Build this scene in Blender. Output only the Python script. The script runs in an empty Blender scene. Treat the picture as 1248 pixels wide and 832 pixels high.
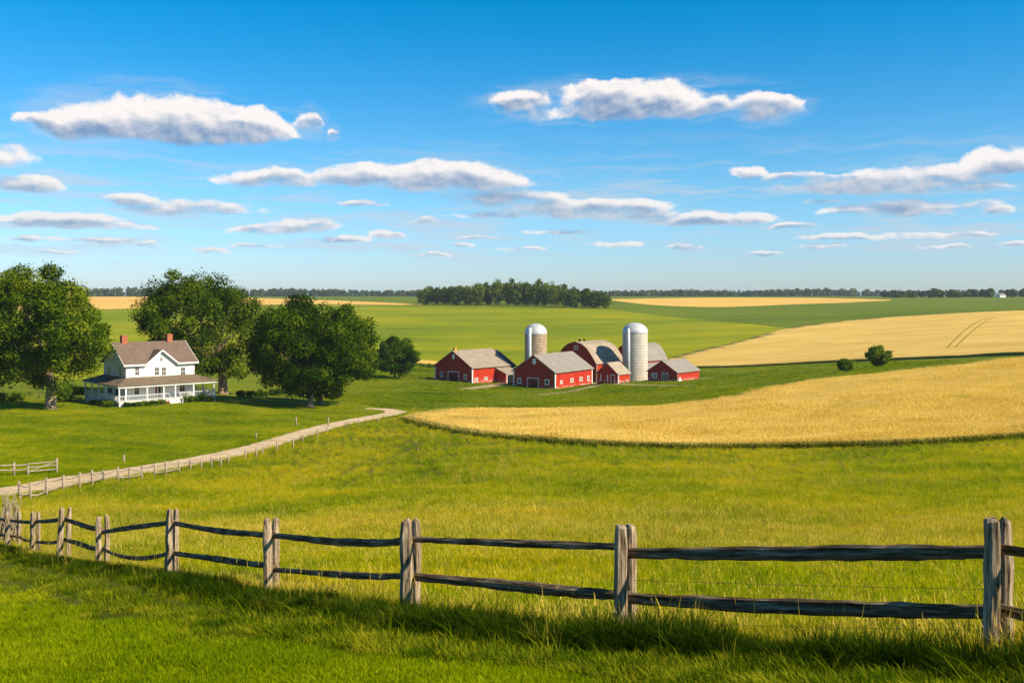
import bpy, bmesh, math, random
import numpy as np
from mathutils import Vector, Matrix, geometry
random.seed(7); RNG = np.random.default_rng(7)
S = bpy.context.scene; C = S.collection
R = math.radians
# ------------------------------------------------------------------ camera
F = 1213.0; HY = 357.0; CX = 624.0            # focal length, eye-level row, centre column for a 1248 wide frame
cam = bpy.data.cameras.new('camera'); cam.sensor_width = 36; cam.lens = 36*F/1248
cam.shift_y = (HY-416.0)/1248; cam.clip_start = 0.1; cam.clip_end = 20000
co = bpy.data.objects.new('camera', cam); C.objects.link(co); co.location = (0, 0, 0); co.rotation_euler = (R(90), 0, 0)
S.camera = co
S.view_settings.view_transform = 'Standard'; S.view_settings.look = 'None'
S.view_settings.exposure = 0.78; S.view_settings.gamma = 1; S.view_settings.use_curve_mapping = False
S.cycles.max_bounces = 5; S.cycles.diffuse_bounces = 3; S.cycles.transmission_bounces = 4; S.cycles.transparent_max_bounces = 8
S.cycles.use_denoising = True; S.cycles.volume_bounces = 0
# ------------------------------------------------------------------ sun
SUN_EL, SUN_AZ = R(36), R(-24)                 # azimuth from +X, towards the camera side
sd = Vector((math.cos(SUN_EL)*math.cos(SUN_AZ), math.cos(SUN_EL)*math.sin(SUN_AZ), math.sin(SUN_EL)))
sl = bpy.data.lights.new('sun', 'SUN'); sl.energy = 5.0; sl.angle = R(0.5); sl.color = (1.0, 0.86, 0.62)
so = bpy.data.objects.new('sun', sl); C.objects.link(so); so.rotation_euler = sd.to_track_quat('Z', 'Y').to_euler(); so.location = (60, -30, 60)
# ------------------------------------------------------------------ world: Nishita sky with procedural cumulus
W = bpy.data.worlds.new('World'); S.world = W; W.use_nodes = True
nt = W.node_tree; N = nt.nodes; N.clear()
def wn(t, **k):
    n = N.new(t)
    for a, b in k.items(): setattr(n, a, b)
    return n
def L_(a, b): nt.links.new(a, b)
def wmath(op, a, b=None, c=None, clamp=False):
    n = wn('ShaderNodeMath', operation=op, use_clamp=clamp)
    for i, v in enumerate((a, b, c)):
        if v is None: continue
        if isinstance(v, (int, float)): n.inputs[i].default_value = v
        else: L_(v, n.inputs[i])
    return n.outputs[0]
def wvec(op, a, b=None, c=None, out=0):
    n = wn('ShaderNodeVectorMath', operation=op)
    for i, v in enumerate((a, b, c)):
        if v is None: continue
        if isinstance(v, (tuple, list)): n.inputs[i].default_value = v
        else: L_(v, n.inputs[i])
    return n.outputs[out]
def wmix(f, a, b):
    n = wn('ShaderNodeMix', data_type='RGBA')
    for i, v in ((0, f), (6, a), (7, b)):
        if isinstance(v, (int, float)): n.inputs[i].default_value = v
        elif isinstance(v, tuple): n.inputs[i].default_value = v
        else: L_(v, n.inputs[i])
    return n.outputs[2]
def wsmooth(v, lo, hi):
    n = wn('ShaderNodeMapRange', interpolation_type='SMOOTHSTEP'); L_(v, n.inputs[0]); n.inputs[1].default_value = lo; n.inputs[2].default_value = hi
    return n.outputs[0]
sky = wn('ShaderNodeTexSky'); sky.sky_type = 'NISHITA'; sky.sun_disc = False
sky.sun_elevation = SUN_EL; sky.sun_rotation = R(114); sky.altitude = 200; sky.air_density = 1.0; sky.dust_density = 0.3; sky.ozone_density = 3.0
tc = wn('ShaderNodeTexCoord'); sep = wn('ShaderNodeSeparateXYZ'); L_(tc.outputs['Generated'], sep.inputs[0])
az = wmath('ARCTAN2', sep.outputs[0], sep.outputs[1]); el = wmath('ARCSINE', sep.outputs[2])
cmb = wn('ShaderNodeCombineXYZ'); L_(az, cmb.inputs[0]); L_(el, cmb.inputs[1]); L_(el, cmb.inputs[2]); P0 = cmb.outputs[0]
def azel(px, py):
    u = (px-CX)/F; v = (HY-py)/F
    return math.atan(u), math.atan2(v, math.sqrt(1+u*u))
CLOUDS = [  # column, row, half width, rise, drop, weight
 (200,160,128,50,15,1),(128,158,78,28,13,1),(64,150,40,10,8,.85),(290,160,76,34,12,1),(378,146,17,20,17,1),(403,161,10,11,10,.9),
 (775,134,160,36,15,1),(640,124,42,17,16,.95),(735,122,60,24,20,1),(925,128,52,22,19,.95),(870,132,60,22,14,1),
 (545,222,152,26,14,1),(340,219,88,15,11,.85),(430,220,80,22,10,.9),(715,252,130,13,16,.8),(610,240,100,12,13,.85),(860,270,90,15,8,.95),(790,262,60,9,9,.7),
 (28,226,44,14,8,.95),(160,244,42,9,8,.85),(235,255,100,12,10,.85),(85,272,94,14,8,.95),(365,277,58,14,8,1),(310,280,42,7,6,.85),(475,287,27,9,5,.9),(515,270,26,7,5,.6),
 (256,305,22,5,4,.65),(110,294,60,5,4,.6),(180,299,22,5,4,.7),(1080,224,128,24,14,1),(1010,214,60,9,9,.7),(912,212,30,9,6,.72),(955,216,36,7,6,.7),(1220,206,48,22,9,1),(1300,200,80,28,12,1),
 (1120,254,100,14,9,.9),(1215,257,24,8,5,.8),(1050,256,50,7,6,.6),(1020,290,55,6,4,.7),(1120,287,70,6,5,.6),(1190,286,42,5,5,.55),
 (745,299,45,5,4,.65),(835,302,30,5,4,.75),(640,303,34,5,3,.5),(530,311,22,4,3,.45),(925,310,30,4,3,.45),(410,292,40,5,4,.4),(30,292,30,5,4,.6),(310,300,36,4,3,.5),(590,290,40,4,3,.5),(690,283,50,6,4,.5),(1000,300,36,4,3,.5),(1235,298,30,5,4,.5),(60,306,40,3,3,.5),(960,276,44,5,4,.5),(560,300,24,4,3,.5),(1160,302,40,4,3,.45),(440,248,36,5,4,.5),(1000,246,36,5,4,.5),(1180,228,50,9,7,.8),(600,262,70,6,6,.5),(-90,190,110,28,14,1),(1420,270,110,14,9,.9)]
eF = wsmooth(el, 0.02, 0.16)
def cloud_noise(P):
    n1 = wn('ShaderNodeTexNoise', noise_dimensions='2D'); L_(wvec('MULTIPLY', P, (15, 24, 0)), n1.inputs[0]); n1.inputs['Scale'].default_value = 1; n1.inputs['Detail'].default_value = 8; n1.inputs['Roughness'].default_value = 0.57
    n2 = wn('ShaderNodeTexNoise', noise_dimensions='2D'); L_(wvec('MULTIPLY', P, (26, 66, 0)), n2.inputs[0]); n2.inputs['Scale'].default_value = 1; n2.inputs['Detail'].default_value = 7; n2.inputs['Roughness'].default_value = 0.57
    nz = wmix(eF, n2.outputs['Color'], n1.outputs['Color']); sn = wn('ShaderNodeSeparateXYZ'); L_(nz, sn.inputs[0]); return nz, sn.outputs[2]
nzc, nz0 = cloud_noise(P0); _, nz1 = cloud_noise(wvec('ADD', P0, (0.0035, 0.0055, 0.0055)))
amp = wmath('MULTIPLY_ADD', eF, 0.018, 0.010)
sc = wn('ShaderNodeVectorMath', operation='SCALE'); L_(wvec('SUBTRACT', nzc, (0.5, 0.5, 0.5)), sc.inputs[0]); L_(amp, sc.inputs['Scale'])
s2 = wn('ShaderNodeSeparateXYZ'); L_(wvec('MULTIPLY', sc.outputs[0], (1.6, .8, 0)), s2.inputs[0]); c2 = wn('ShaderNodeCombineXYZ'); L_(s2.outputs[0], c2.inputs[0]); L_(s2.outputs[1], c2.inputs[1]); L_(s2.outputs[1], c2.inputs[2])
Q = wvec('ADD', P0, c2.outputs[0])
def cloud_shape(lift):
    """how deep a direction lies inside a cloud; lift looks that share of the cloud's height further up, for the cloud's own shade"""
    best = None
    for (px, py, w, t, b, wt) in CLOUDS:
        wt = max(wt, .66); a, e = azel(px, py); sx = F/w; st = F/t; sb = F/b
        v = wvec('MULTIPLY_ADD', Q, (sx, st, -sb), (-a*sx, -e*st+lift, e*sb-lift*3))
        v = wvec('MAXIMUM', v, (-1e6, 0, 0)); d = wvec('DOT_PRODUCT', v, v, out=1); f = wmath('MULTIPLY_ADD', d, -1.04*wt, wt)
        best = f if best is None else wmath('SMOOTH_MAX', best, f, 0.15)
    return best
shape0 = cloud_shape(0.0); shape1 = cloud_shape(0.45)
f0 = wmath('ADD', shape0, wmath('MULTIPLY_ADD', nz0, 2.3, -1.22))
relief = wmath('MULTIPLY', wmath('SUBTRACT', nz0, nz1), 2.0)
depth = wsmooth(wmath('ADD', shape1, wmath('MULTIPLY_ADD', nz1, 0.9, -.45)), 0.05, 0.80)
amr = wn('ShaderNodeMapRange', interpolation_type='SMOOTHSTEP'); L_(f0, amr.inputs[0]); amr.inputs[1].default_value = 0.0; L_(wmath('MULTIPLY_ADD', depth, 0.55, 0.38), amr.inputs[2])
alpha = wmath('MULTIPLY', amr.outputs[0], 0.97)
lit = wmath('ADD', wmath('MULTIPLY_ADD', depth, -0.80, 1.0), relief, None, True)
ccol = wmix(lit, (1.35, 2.2, 3.6, 1), (6.7, 6.3, 6.1, 1))
hz = wsmooth(el, 0.17, -0.02)                       # low clouds fade into the air
ccol = wmix(wmath('MULTIPLY', hz, 0.45), ccol, (3.4, 4.4, 5.2, 1))
grade = wn('ShaderNodeHueSaturation'); grade.inputs['Saturation'].default_value = 1.30; grade.inputs['Value'].default_value = 1.0; L_(sky.outputs[0], grade.inputs['Color'])
skyc = wmix(wsmooth(el, 0.10, 0.31), wmix(wsmooth(el, 0.0, 0.13), (0.62, 0.78, 1.16, 1), (0.58, 0.90, 1.04, 1)), wmix(wsmooth(el, 0.40, 0.60), (0.0, 0.90, 1.04, 1), (0.95, 0.95, 0.80, 1)))  # unseen sky overhead is tinted neutral, not its deep blue, to cut blue fill
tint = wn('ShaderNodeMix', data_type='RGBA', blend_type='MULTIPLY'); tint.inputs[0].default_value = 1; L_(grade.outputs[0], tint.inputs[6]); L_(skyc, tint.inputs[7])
vn_ = wn('ShaderNodeTexNoise', noise_dimensions='2D'); L_(wvec('MULTIPLY', Q, (6, 75, 0)), vn_.inputs[0]); vn_.inputs['Scale'].default_value = 1; vn_.inputs['Detail'].default_value = 6; vn_.inputs['Roughness'].default_value = .6
veil = wmath('MULTIPLY', wmath('MULTIPLY', wsmooth(vn_.outputs['Fac'], .44, .68), wmath('MULTIPLY', wsmooth(el, .015, .05), wsmooth(el, .17, .09))), .62)
wisp = wmath('MULTIPLY', wmath('MULTIPLY', wsmooth(vn_.outputs['Fac'], .36, .66), wsmooth(shape0, -1.2, .25)), .36); veil = wmath('MAXIMUM', veil, wisp)
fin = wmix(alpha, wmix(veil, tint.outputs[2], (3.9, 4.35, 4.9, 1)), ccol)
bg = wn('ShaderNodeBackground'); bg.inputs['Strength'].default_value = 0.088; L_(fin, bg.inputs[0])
wo = wn('ShaderNodeOutputWorld'); L_(bg.outputs[0], wo.inputs[0])
W.cycles.sampling_method = 'MANUAL'; W.cycles.sample_map_resolution = 256
# ------------------------------------------------------------------ terrain height function (camera is the origin)
CP = []
def cps(px, *yz):
    for Y, z in yz: CP.append(((px-CX)/F*Y, Y, z))
cps(-500, (8,-3.2),(20,-6),(60,-12),(120,-15),(200,-18.5),(300,-19.5),(450,-17),(650,-11),(1000,-7),(1500,-6))
cps(0, (8,-3.15),(13,-4.5),(20,-6.0),(60,-12.0),(90,-14.3),(120,-15.6),(143,-16.4),(200,-18.6),(300,-20.0),(450,-17.6),(650,-11),(900,-7.2),(1500,-6))
cps(15, (36,-9.2)); cps(42, (33,-8.6)); cps(122, (27,-7.4)); cps(211, (22.2,-6.25)); cps(330, (17.5,-5.35)); cps(498, (13.8,-4.5)); cps(760, (11.3,-4.0)); cps(1213, (8.9,-3.38))
cps(300, (8,-3.2),(13,-4.3),(25,-7.0),(40,-9.6),(60,-12.3),(97,-15.7),(125,-16.6),(150,-17.2),(200,-19.5),(300,-21.8),(450,-19.7),(650,-12.9),(900,-9.2),(1500,-6.2))
cps(150, (150,-16.9)); cps(260, (155,-16.9))
cps(378, (160,-18.5)); cps(470, (120,-16.4),(148,-18.0),(200,-20.4),(250,-22.2))
cps(624, (8,-3.15),(13,-4.4),(25,-6.6),(40,-8.9),(70,-12.3),(100,-15.0),(150,-18.4),(200,-21.3),(245,-23.4),(300,-24.0),(400,-22.4),(500,-18.7),(650,-12.5),(750,-9.6),(1000,-6.5),(1500,-6))
cps(676, (245,-23.7)); cps(575, (255,-23)); cps(530, (262,-22.8)); cps(773, (270,-23.8)); cps(825, (255,-22.6)); cps(752, (246,-22.3)); cps(727, (268,-24.0))
cps(950, (8,-3.15),(11,-3.9),(20,-5.8),(40,-9.2),(70,-12.3),(98,-15.0),(115,-15.3),(140,-15.4),(165,-15.3),(200,-17),(250,-20),(300,-21.6),(360,-20.3),(430,-17.5),(500,-15.5),(650,-12),(850,-9.5),(1200,-6))
cps(1248, (8,-3.1),(12,-3.9),(20,-5.6),(40,-8.7),(70,-11.6),(95,-13.4),(115,-13.2),(140,-12.3),(170,-11.1),(210,-12.7),(260,-15.5),(320,-15.2),(400,-12.5),(500,-9.5),(600,-9),(800,-8.5),(1200,-5.5))
cps(1700, (10,-3.2),(40,-8),(95,-12),(170,-9.5),(260,-13),(500,-7),(1200,-5))
for u in (-1, -.5, 0, .5, 1):
    for Y, z in ((-8,-1.6),(0,-1.75),(3,-2.3),(2500,-8.5),(6000,-17)): CP.append((u*(Y+12), Y, z))
def par(X, Y): return X/(Y+12.0), np.log(Y+10.0)
CPa = np.array(CP); _u, _v = par(CPa[:,0], CPa[:,1])
def tps(a, b): 
    r2 = (a[:,None,0]-b[None,:,0])**2*4+(a[:,None,1]-b[None,:,1])**2
    return r2*np.log(r2+1e-12)*.5
Pc = np.stack([_u, _v], 1); NC = len(Pc)
A = np.zeros((NC+3, NC+3)); A[:NC,:NC] = tps(Pc, Pc)+np.eye(NC)*2e-4; A[:NC,NC:] = np.c_[np.ones(NC), Pc]; A[NC:,:NC] = A[:NC,NC:].T
Wt = np.linalg.solve(A, np.r_[CPa[:,2], 0, 0, 0])
def zt(X, Y):
    X = np.atleast_1d(np.asarray(X, float)); Y = np.atleast_1d(np.asarray(Y, float))
    u, v = par(X, np.maximum(Y, -8)); u = np.clip(u, -1.3, 1.3); q = np.stack([u, v], 1); out = np.empty(len(q))
    for i in range(0, len(q), 20000):
        k = q[i:i+20000]; out[i:i+20000] = tps(k, Pc)@Wt[:NC]+Wt[NC]+k@Wt[NC+1:]
    return out
def zt1(x, y): return float(zt([x], [y])[0])
# table that finds where a line of sight meets the ground
TPX = np.linspace(-900, 2150, 123); TY = np.exp(np.linspace(math.log(3), math.log(4000), 420))
_PX, _YY = np.meshgrid(TPX, TY, indexing='ij')
TP = HY-zt(((_PX-CX)/F*_YY).ravel(), _YY.ravel()).reshape(_PX.shape)/_YY*F
TPm = np.minimum.accumulate(TP - np.arange(420)[None]*1e-5, axis=1)
def hit(px, py, h=0.0):
    px = np.atleast_1d(np.asarray(px, float)); py = np.atleast_1d(np.asarray(py, float))*np.ones(len(px)); Y = np.empty(len(px))
    i = np.clip(np.searchsorted(TPX, px)-1, 0, len(TPX)-2); t = np.clip((px-TPX[i])/(TPX[i+1]-TPX[i]), 0, 1)
    LY = np.log(TY)
    for k in range(i.min(), i.max()+1):
        m = i == k
        if not m.any(): continue
        def inv(c):
            row = TPm[c] - h*F/TY if h else TPm[c]
            if h: row = np.minimum.accumulate(row)
            return np.interp(-py[m], -row, LY)
        Y[m] = np.exp(inv(k)*(1-t[m])+inv(k+1)*t[m])
    return (px-CX)/F*Y, Y
def hit1(px, py, h=0.0):
    x, y = hit([px], [py], h); return float(x[0]), float(y[0])
def at(px, py, Y): return Vector(((px-CX)/F*Y, Y, (HY-py)/F*Y))
# ------------------------------------------------------------------ materials
MATS = {}
class M_:
    def __init__(s, name, rough=0.9):
        m = bpy.data.materials.new(name); m.use_nodes = True; s.m = m; s.t = m.node_tree; s.b = s.t.nodes['Principled BSDF']
        s.b.inputs['Roughness'].default_value = rough; s.b.inputs['Specular IOR Level'].default_value = 0.06
        MATS[name] = m
    def n(s, t, **k):
        x = s.t.nodes.new(t)
        for a, b in k.items(): setattr(x, a, b)
        return x
    def l(s, a, b): s.t.links.new(a, b)
    def coord(s, kind='Object', scale=(1,1,1)):
        if kind == 'World': o = s.n('ShaderNodeNewGeometry').outputs['Position']
        else: o = s.n('ShaderNodeTexCoord').outputs[kind]
        mp = s.n('ShaderNodeMapping'); mp.inputs['Scale'].default_value = scale; s.l(o, mp.inputs[0]); return mp.outputs[0]
    def noise(s, co, scale=1, detail=4, rough=.55, dist=0):
        x = s.n('ShaderNodeTexNoise'); s.l(co, x.inputs[0]); x.inputs['Scale'].default_value = scale; x.inputs['Detail'].default_value = detail
        x.inputs['Roughness'].default_value = rough; x.inputs['Distortion'].default_value = dist; return x.outputs['Fac']
    def ramp(s, f, *stops):
        r = s.n('ShaderNodeValToRGB'); s.l(f, r.inputs[0]); e = r.color_ramp.elements
        while len(e) < len(stops): e.new(.5)
        for i, (p, c) in enumerate(stops): e[i].position = p; e[i].color = (*c, 1)
        return r.outputs[0]
    def mix(s, f, a, b, mode='MIX'):
        x = s.n('ShaderNodeMix', data_type='RGBA', blend_type=mode)
        for i, v in ((0, f), (6, a), (7, b)):
            if isinstance(v, (int, float)): x.inputs[i].default_value = v
            elif isinstance(v, tuple): x.inputs[i].default_value = (*v[:3], 1)
            else: s.l(v, x.inputs[i])
        return x.outputs[2]
    def math(s, op, a, b=0, c=0, clamp=False):
        x = s.n('ShaderNodeMath', operation=op, use_clamp=clamp)
        for i, v in enumerate((a, b, c)):
            if isinstance(v, (int, float)): x.inputs[i].default_value = v
            else: s.l(v, x.inputs[i])
        return x.outputs[0]
    def step(s, f, lo, hi):
        x = s.n('ShaderNodeMapRange', interpolation_type='SMOOTHSTEP'); s.l(f, x.inputs[0]); x.inputs[1].default_value = lo; x.inputs[2].default_value = hi; return x.outputs[0]
    def col(s, c):
        if isinstance(c, tuple): s.b.inputs['Base Color'].default_value = (*c, 1)
        else: s.l(c, s.b.inputs['Base Color'])
        return s
    def bump(s, h, strength=.5, dist=.05):
        x = s.n('ShaderNodeBump'); x.inputs['Strength'].default_value = strength; x.inputs['Distance'].default_value = dist; s.l(h, x.inputs['Height']); s.l(x.outputs[0], s.b.inputs['Normal']); return s
def leafy(name, stops, nscale, trans=.35, attr=None, rnd=.35, rough=.7, world=True, extra=None):
    """leaf or grass blade: diffuse and translucent, colour varies over the place and from one clump to the next"""
    m = M_(name); g = m.coord('World') if world else m.coord('Object')
    f = m.noise(g, nscale, 3, .6)
    oi = m.n('ShaderNodeObjectInfo'); f = m.math('ADD', f, m.math('MULTIPLY_ADD', oi.outputs['Random'], rnd, -rnd/2))
    if attr:
        a = m.n('ShaderNodeAttribute', attribute_name=attr); f = m.math('ADD', f, m.math('MULTIPLY_ADD', a.outputs['Fac'], .5, -.25))
    c = m.ramp(f, *stops)
    if extra: c = extra(m, c)
    for nd in [m.b]: m.t.nodes.remove(nd)
    d = m.n('ShaderNodeBsdfDiffuse'); t = m.n('ShaderNodeBsdfTranslucent'); gl = m.n('ShaderNodeBsdfGlossy'); gl.inputs['Roughness'].default_value = .45
    gl.inputs['Color'].default_value = (.8,.8,.7,1)
    m.l(c, d.inputs[0]); m.l(m.mix(1.0, c, (1.2,1.3,.35), 'MULTIPLY'), t.inputs[0])
    x = m.n('ShaderNodeMixShader'); x.inputs[0].default_value = trans; m.l(d.outputs[0], x.inputs[1]); m.l(t.outputs[0], x.inputs[2])
    y = m.n('ShaderNodeMixShader'); y.inputs[0].default_value = .0; m.l(x.outputs[0], y.inputs[1]); m.l(gl.outputs[0], y.inputs[2])
    m.l(y.outputs[0], m.t.nodes['Material Output'].inputs[0]); return m.m
def ground_mat(name, stops, s1, s2, bump=.5, stretch=(1,1,1), extra=None):
    m = M_(name); g = m.coord('World', stretch); a = m.noise(g, s1, 4); b = m.noise(m.coord('World', (.16,1,1) if stretch[0] < .55 else (1,1,1)), s2, 6, .72)
    f = m.math('ADD', m.math('MULTIPLY', a, .62), m.math('MULTIPLY', b, .38)); c = m.ramp(f, *stops)
    if extra: c = extra(m, c)
    m.col(c).bump(b, bump, .4); return m.m
# --- ground colours
ground_mat('meadow_soil', ((.30,(.05,.065,.004)),(.5,(.11,.12,.006)),(.7,(.19,.17,.015))), .045, 2.5, .6)
ground_mat('lawn_soil', ((.3,(.075,.11,.003)),(.55,(.15,.18,.004)),(.75,(.24,.22,.006))), .06, 3, .6)
ground_mat('hill_crop', ((.30,(.08,.135,.001)),(.44,(.145,.19,.001)),(.56,(.235,.245,.001)),(.70,(.32,.285,.002))), .020, .9, .5, (.5,1.15,1))
ground_mat('dark_crop', ((.3,(.06,.10,.003)),(.5,(.12,.155,.004)),(.7,(.22,.20,.008))), .03, .8, .6, (.5,1.4,1))
ground_mat('far_crop', ((.3,(.06,.105,.005)),(.5,(.105,.15,.006)),(.7,(.18,.19,.008))), .02, .4, .5, (.3,1.6,1))
ground_mat('stubble', ((.3,(.50,.30,.06)),(.5,(.62,.38,.09)),(.7,(.70,.46,.13))), .02, .5, .4)
def lane_x(m, c):
    f = m.noise(m.coord('World'), .6, 6, .7); return m.mix(m.step(f, .58, .72), c, (.16,.19,.05))
ground_mat('gravel', ((.3,(.46,.33,.19)),(.5,(.62,.46,.29)),(.72,(.74,.58,.40))), .5, 9, .6, extra=lane_x)
ground_mat('dirt', ((.3,(.20,.17,.07)),(.5,(.34,.26,.13)),(.7,(.42,.34,.2))), .2, 4, .6, extra=lane_x)
def wheat_x(m, c):
    g = m.coord('World'); w = m.noise(m.coord('World', (.05,.05,.05)), 1, 3); f = m.noise(g, .10, 5, .65)
    return m.mix(m.math('MULTIPLY', m.step(f, .60, .74), .55), c, (.26,.27,.035))
WH = ((.28,(.50,.32,.07)),(.5,(.65,.43,.11)),(.72,(.75,.53,.16)))
ground_mat('wheat_top', WH, .05, 4.5, .9, (.6,1.3,1), extra=wheat_x)
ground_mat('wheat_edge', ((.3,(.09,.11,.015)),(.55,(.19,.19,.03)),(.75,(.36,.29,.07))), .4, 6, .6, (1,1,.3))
# --- blades and leaves
MG = ((.20,(.11,.18,.002)),(.39,(.225,.29,.003)),(.55,(.40,.385,.004)),(.75,(.62,.46,.015)))
leafy('meadow_blade', MG, .09, .45, rnd=.32)
leafy('meadow_seed', ((.3,(.40,.30,.03)),(.7,(.58,.44,.09))), .5, .3)
leafy('lawn_blade', ((.22,(.10,.17,.002)),(.5,(.25,.30,.003)),(.75,(.44,.40,.01))), .12, .45, rnd=.3)
leafy('hay_blade', ((.28,(.07,.13,.002)),(.5,(.16,.22,.003)),(.74,(.34,.32,.01))), .035, .4, rnd=.3)
leafy('track_blade', ((.30,(.035,.072,.002)),(.50,(.105,.155,.004)),(.70,(.28,.27,.012))), .9, .4, rnd=.4)
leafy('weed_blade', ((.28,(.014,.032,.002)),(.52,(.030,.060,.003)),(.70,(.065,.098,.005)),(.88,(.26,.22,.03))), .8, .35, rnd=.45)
leafy('wheat_blade', ((.28,(.60,.405,.095)),(.5,(.72,.51,.145)),(.75,(.82,.62,.22))), .12, .3, rnd=.22, extra=wheat_x)
leafy('oak_leaf', ((.26,(.013,.036,.002)),(.46,(.037,.076,.003)),(.64,(.088,.138,.005)),(.82,(.18,.205,.01))), .35, .22, attr='tone')
leafy('grove_leaf', ((.28,(.030,.058,.006)),(.48,(.070,.11,.009)),(.7,(.13,.165,.014))), .06, .2, attr='tone', rnd=.3)
leafy('shrub_leaf', ((.3,(.03,.065,.008)),(.5,(.065,.12,.010)),(.75,(.14,.19,.015))), .8, .25, attr='tone')
leafy('far_leaf', ((.3,(.024,.045,.012)),(.5,(.045,.072,.015)),(.75,(.075,.10,.02))), .01, .15, attr='tone')
m = M_('bark'); g = m.coord('Object', (5,5,1)); f = m.noise(g, 1.2, 6, .7); m.col(m.ramp(f, (.3,(.12,.08,.05)),(.55,(.28,.20,.135)),(.75,(.40,.32,.23)))).bump(f, .8, .08)
m = M_('weathered_post'); g = m.coord('Object', (26,26,2.2)); f = m.noise(g, 1, 8, .72, .3); f2 = m.noise(m.coord('Object',(3,3,3)), 1.2, 4)
c = m.ramp(f, (.38,(.03,.02,.012)),(.46,(.21,.15,.095)),(.56,(.40,.31,.215)),(.72,(.58,.48,.36))); m.col(m.mix(m.math('MULTIPLY', m.step(f2, .5, .75), .45), c, (.15,.13,.08))).bump(f, 1.0, .02)
m = M_('weathered_rail'); g = m.coord('UV', (1.6,26,1)); f = m.noise(g, 1, 8, .74, .4); f2 = m.noise(m.coord('UV', (3,3,1)), 1.5, 3)
c = m.ramp(f, (.36,(.020,.012,.006)),(.46,(.11,.072,.040)),(.56,(.24,.17,.105)),(.68,(.58,.46,.33))); m.col(m.mix(m.math('MULTIPLY', m.step(f2, .52, .7), .35), c, (.10,.085,.05))).bump(f, 1.0, .02)
m = M_('pale_wood'); f = m.noise(m.coord('Object', (9,9,2)), 1, 5, .7); m.col(m.ramp(f, (.3,(.16,.12,.085)),(.5,(.30,.24,.175)),(.75,(.42,.35,.27)))).bump(f, .5, .02)
m = M_('wire', .5); m.col((.10,.08,.06))
# --- buildings
m = M_('white_clapboard', .6); g = m.coord('Object'); w = m.n('ShaderNodeTexWave', wave_type='BANDS', bands_direction='Z', wave_profile='SAW'); m.l(g, w.inputs[0]); w.inputs['Scale'].default_value = 1.0; f = m.noise(g, .8, 5, .65)
m.col(m.ramp(f, (.3,(.70,.70,.69)),(.55,(.80,.80,.79)),(.8,(.84,.84,.83)))).bump(w.outputs['Fac'], .5, .03)
m = M_('white_trim', .5); f = m.noise(m.coord('Object'), 2.5, 5, .7); m.col(m.ramp(f, (.28,(.55,.53,.50)),(.42,(.78,.78,.77)),(.8,(.84,.84,.83))))
m = M_('porch_wood', .6); f = m.noise(m.coord('Object', (6,6,3)), 1.5, 6, .75); m.col(m.ramp(f, (.30,(.38,.34,.30)),(.46,(.66,.64,.61)),(.8,(.80,.79,.77))))
def shingles(name, a, b, c, sc):
    m = M_(name, .9); g = m.coord('UV'); br = m.n('ShaderNodeTexBrick'); m.l(g, br.inputs[0]); br.inputs['Scale'].default_value = sc; br.inputs['Color1'].default_value = (*a,1); br.inputs['Color2'].default_value = (*b,1); br.inputs['Mortar'].default_value = (*[x*.5 for x in a],1)
    br.inputs['Mortar Size'].default_value = .012; br.inputs['Brick Width'].default_value = .5; br.inputs['Row Height'].default_value = .22
    f = m.noise(m.coord('Object'), .55, 6, .68); f2 = m.noise(m.coord('UV', (1.4,.18,1)), 2.4, 4, .6)
    f = m.math('MULTIPLY_ADD', f2, .5, m.math('MULTIPLY', f, .5))
    m.col(m.mix(m.step(f, .42, .62), br.outputs[0], c)).bump(br.outputs[1], .3, .03); return m
shingles('brown_shingle', (.155,.11,.088), (.21,.15,.118), (.135,.10,.085), 1.2)
shingles('porch_shingle', (.17,.125,.09), (.22,.16,.115), (.13,.105,.075), 1.2)
shingles('grey_barn_roof', (.25,.225,.205), (.31,.28,.255), (.20,.18,.17), .5)
shingles('brown_barn_roof', (.29,.24,.19), (.35,.29,.23), (.23,.19,.155), .5)
shingles('tan_roof', (.34,.28,.22), (.42,.35,.27), (.25,.20,.155), .5)
shingles('blue_slate', (.03,.055,.08), (.045,.075,.10), (.025,.04,.06), .6)
m = M_('red_board', .75); g = m.coord('Object'); v = m.n('ShaderNodeTexVoronoi', feature='F1'); 
br = m.n('ShaderNodeTexBrick'); m.l(m.coord('UV', (1,1,1)), br.inputs[0]); br.inputs['Scale'].default_value = 1; br.inputs['Brick Width'].default_value = .28; br.inputs['Row Height'].default_value = 40; br.inputs['Mortar Size'].default_value = .012; br.offset = 0
br.inputs['Color1'].default_value = (.36,.026,.010,1); br.inputs['Color2'].default_value = (.45,.036,.014,1); br.inputs['Mortar'].default_value = (.14,.014,.012,1)
f = m.noise(m.coord('UV', (2.2,.45,1)), 1.0, 6, .7); c = m.mix(m.math('MULTIPLY', m.step(f, .48, .75), .55), br.outputs[0], (.30,.055,.045))
sp = m.n('ShaderNodeSeparateXYZ'); m.l(g, sp.inputs[0]); low = m.step(sp.outputs[2], 1.5, .1); pe = m.noise(m.coord('UV', (1,1.3,1)), 1.1, 6, .72)
m.col(m.mix(m.math('MULTIPLY', m.step(m.math('ADD', pe, m.math('MULTIPLY', low, .14)), .62, .72), .7), c, (.58,.47,.42))).bump(br.outputs[1], .4, .03)
m = M_('dark_board', .8); f = m.noise(m.coord('Object', (6,6,1)), 1, 5, .7); m.col(m.ramp(f, (.3,(.13,.014,.012)),(.7,(.24,.03,.022))))
m = M_('dark_inside'); m.col((.012,.012,.014))
m = M_('window_glass', .08); m.b.inputs['Specular IOR Level'].default_value = .6; m.col((.035,.04,.045))
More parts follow.
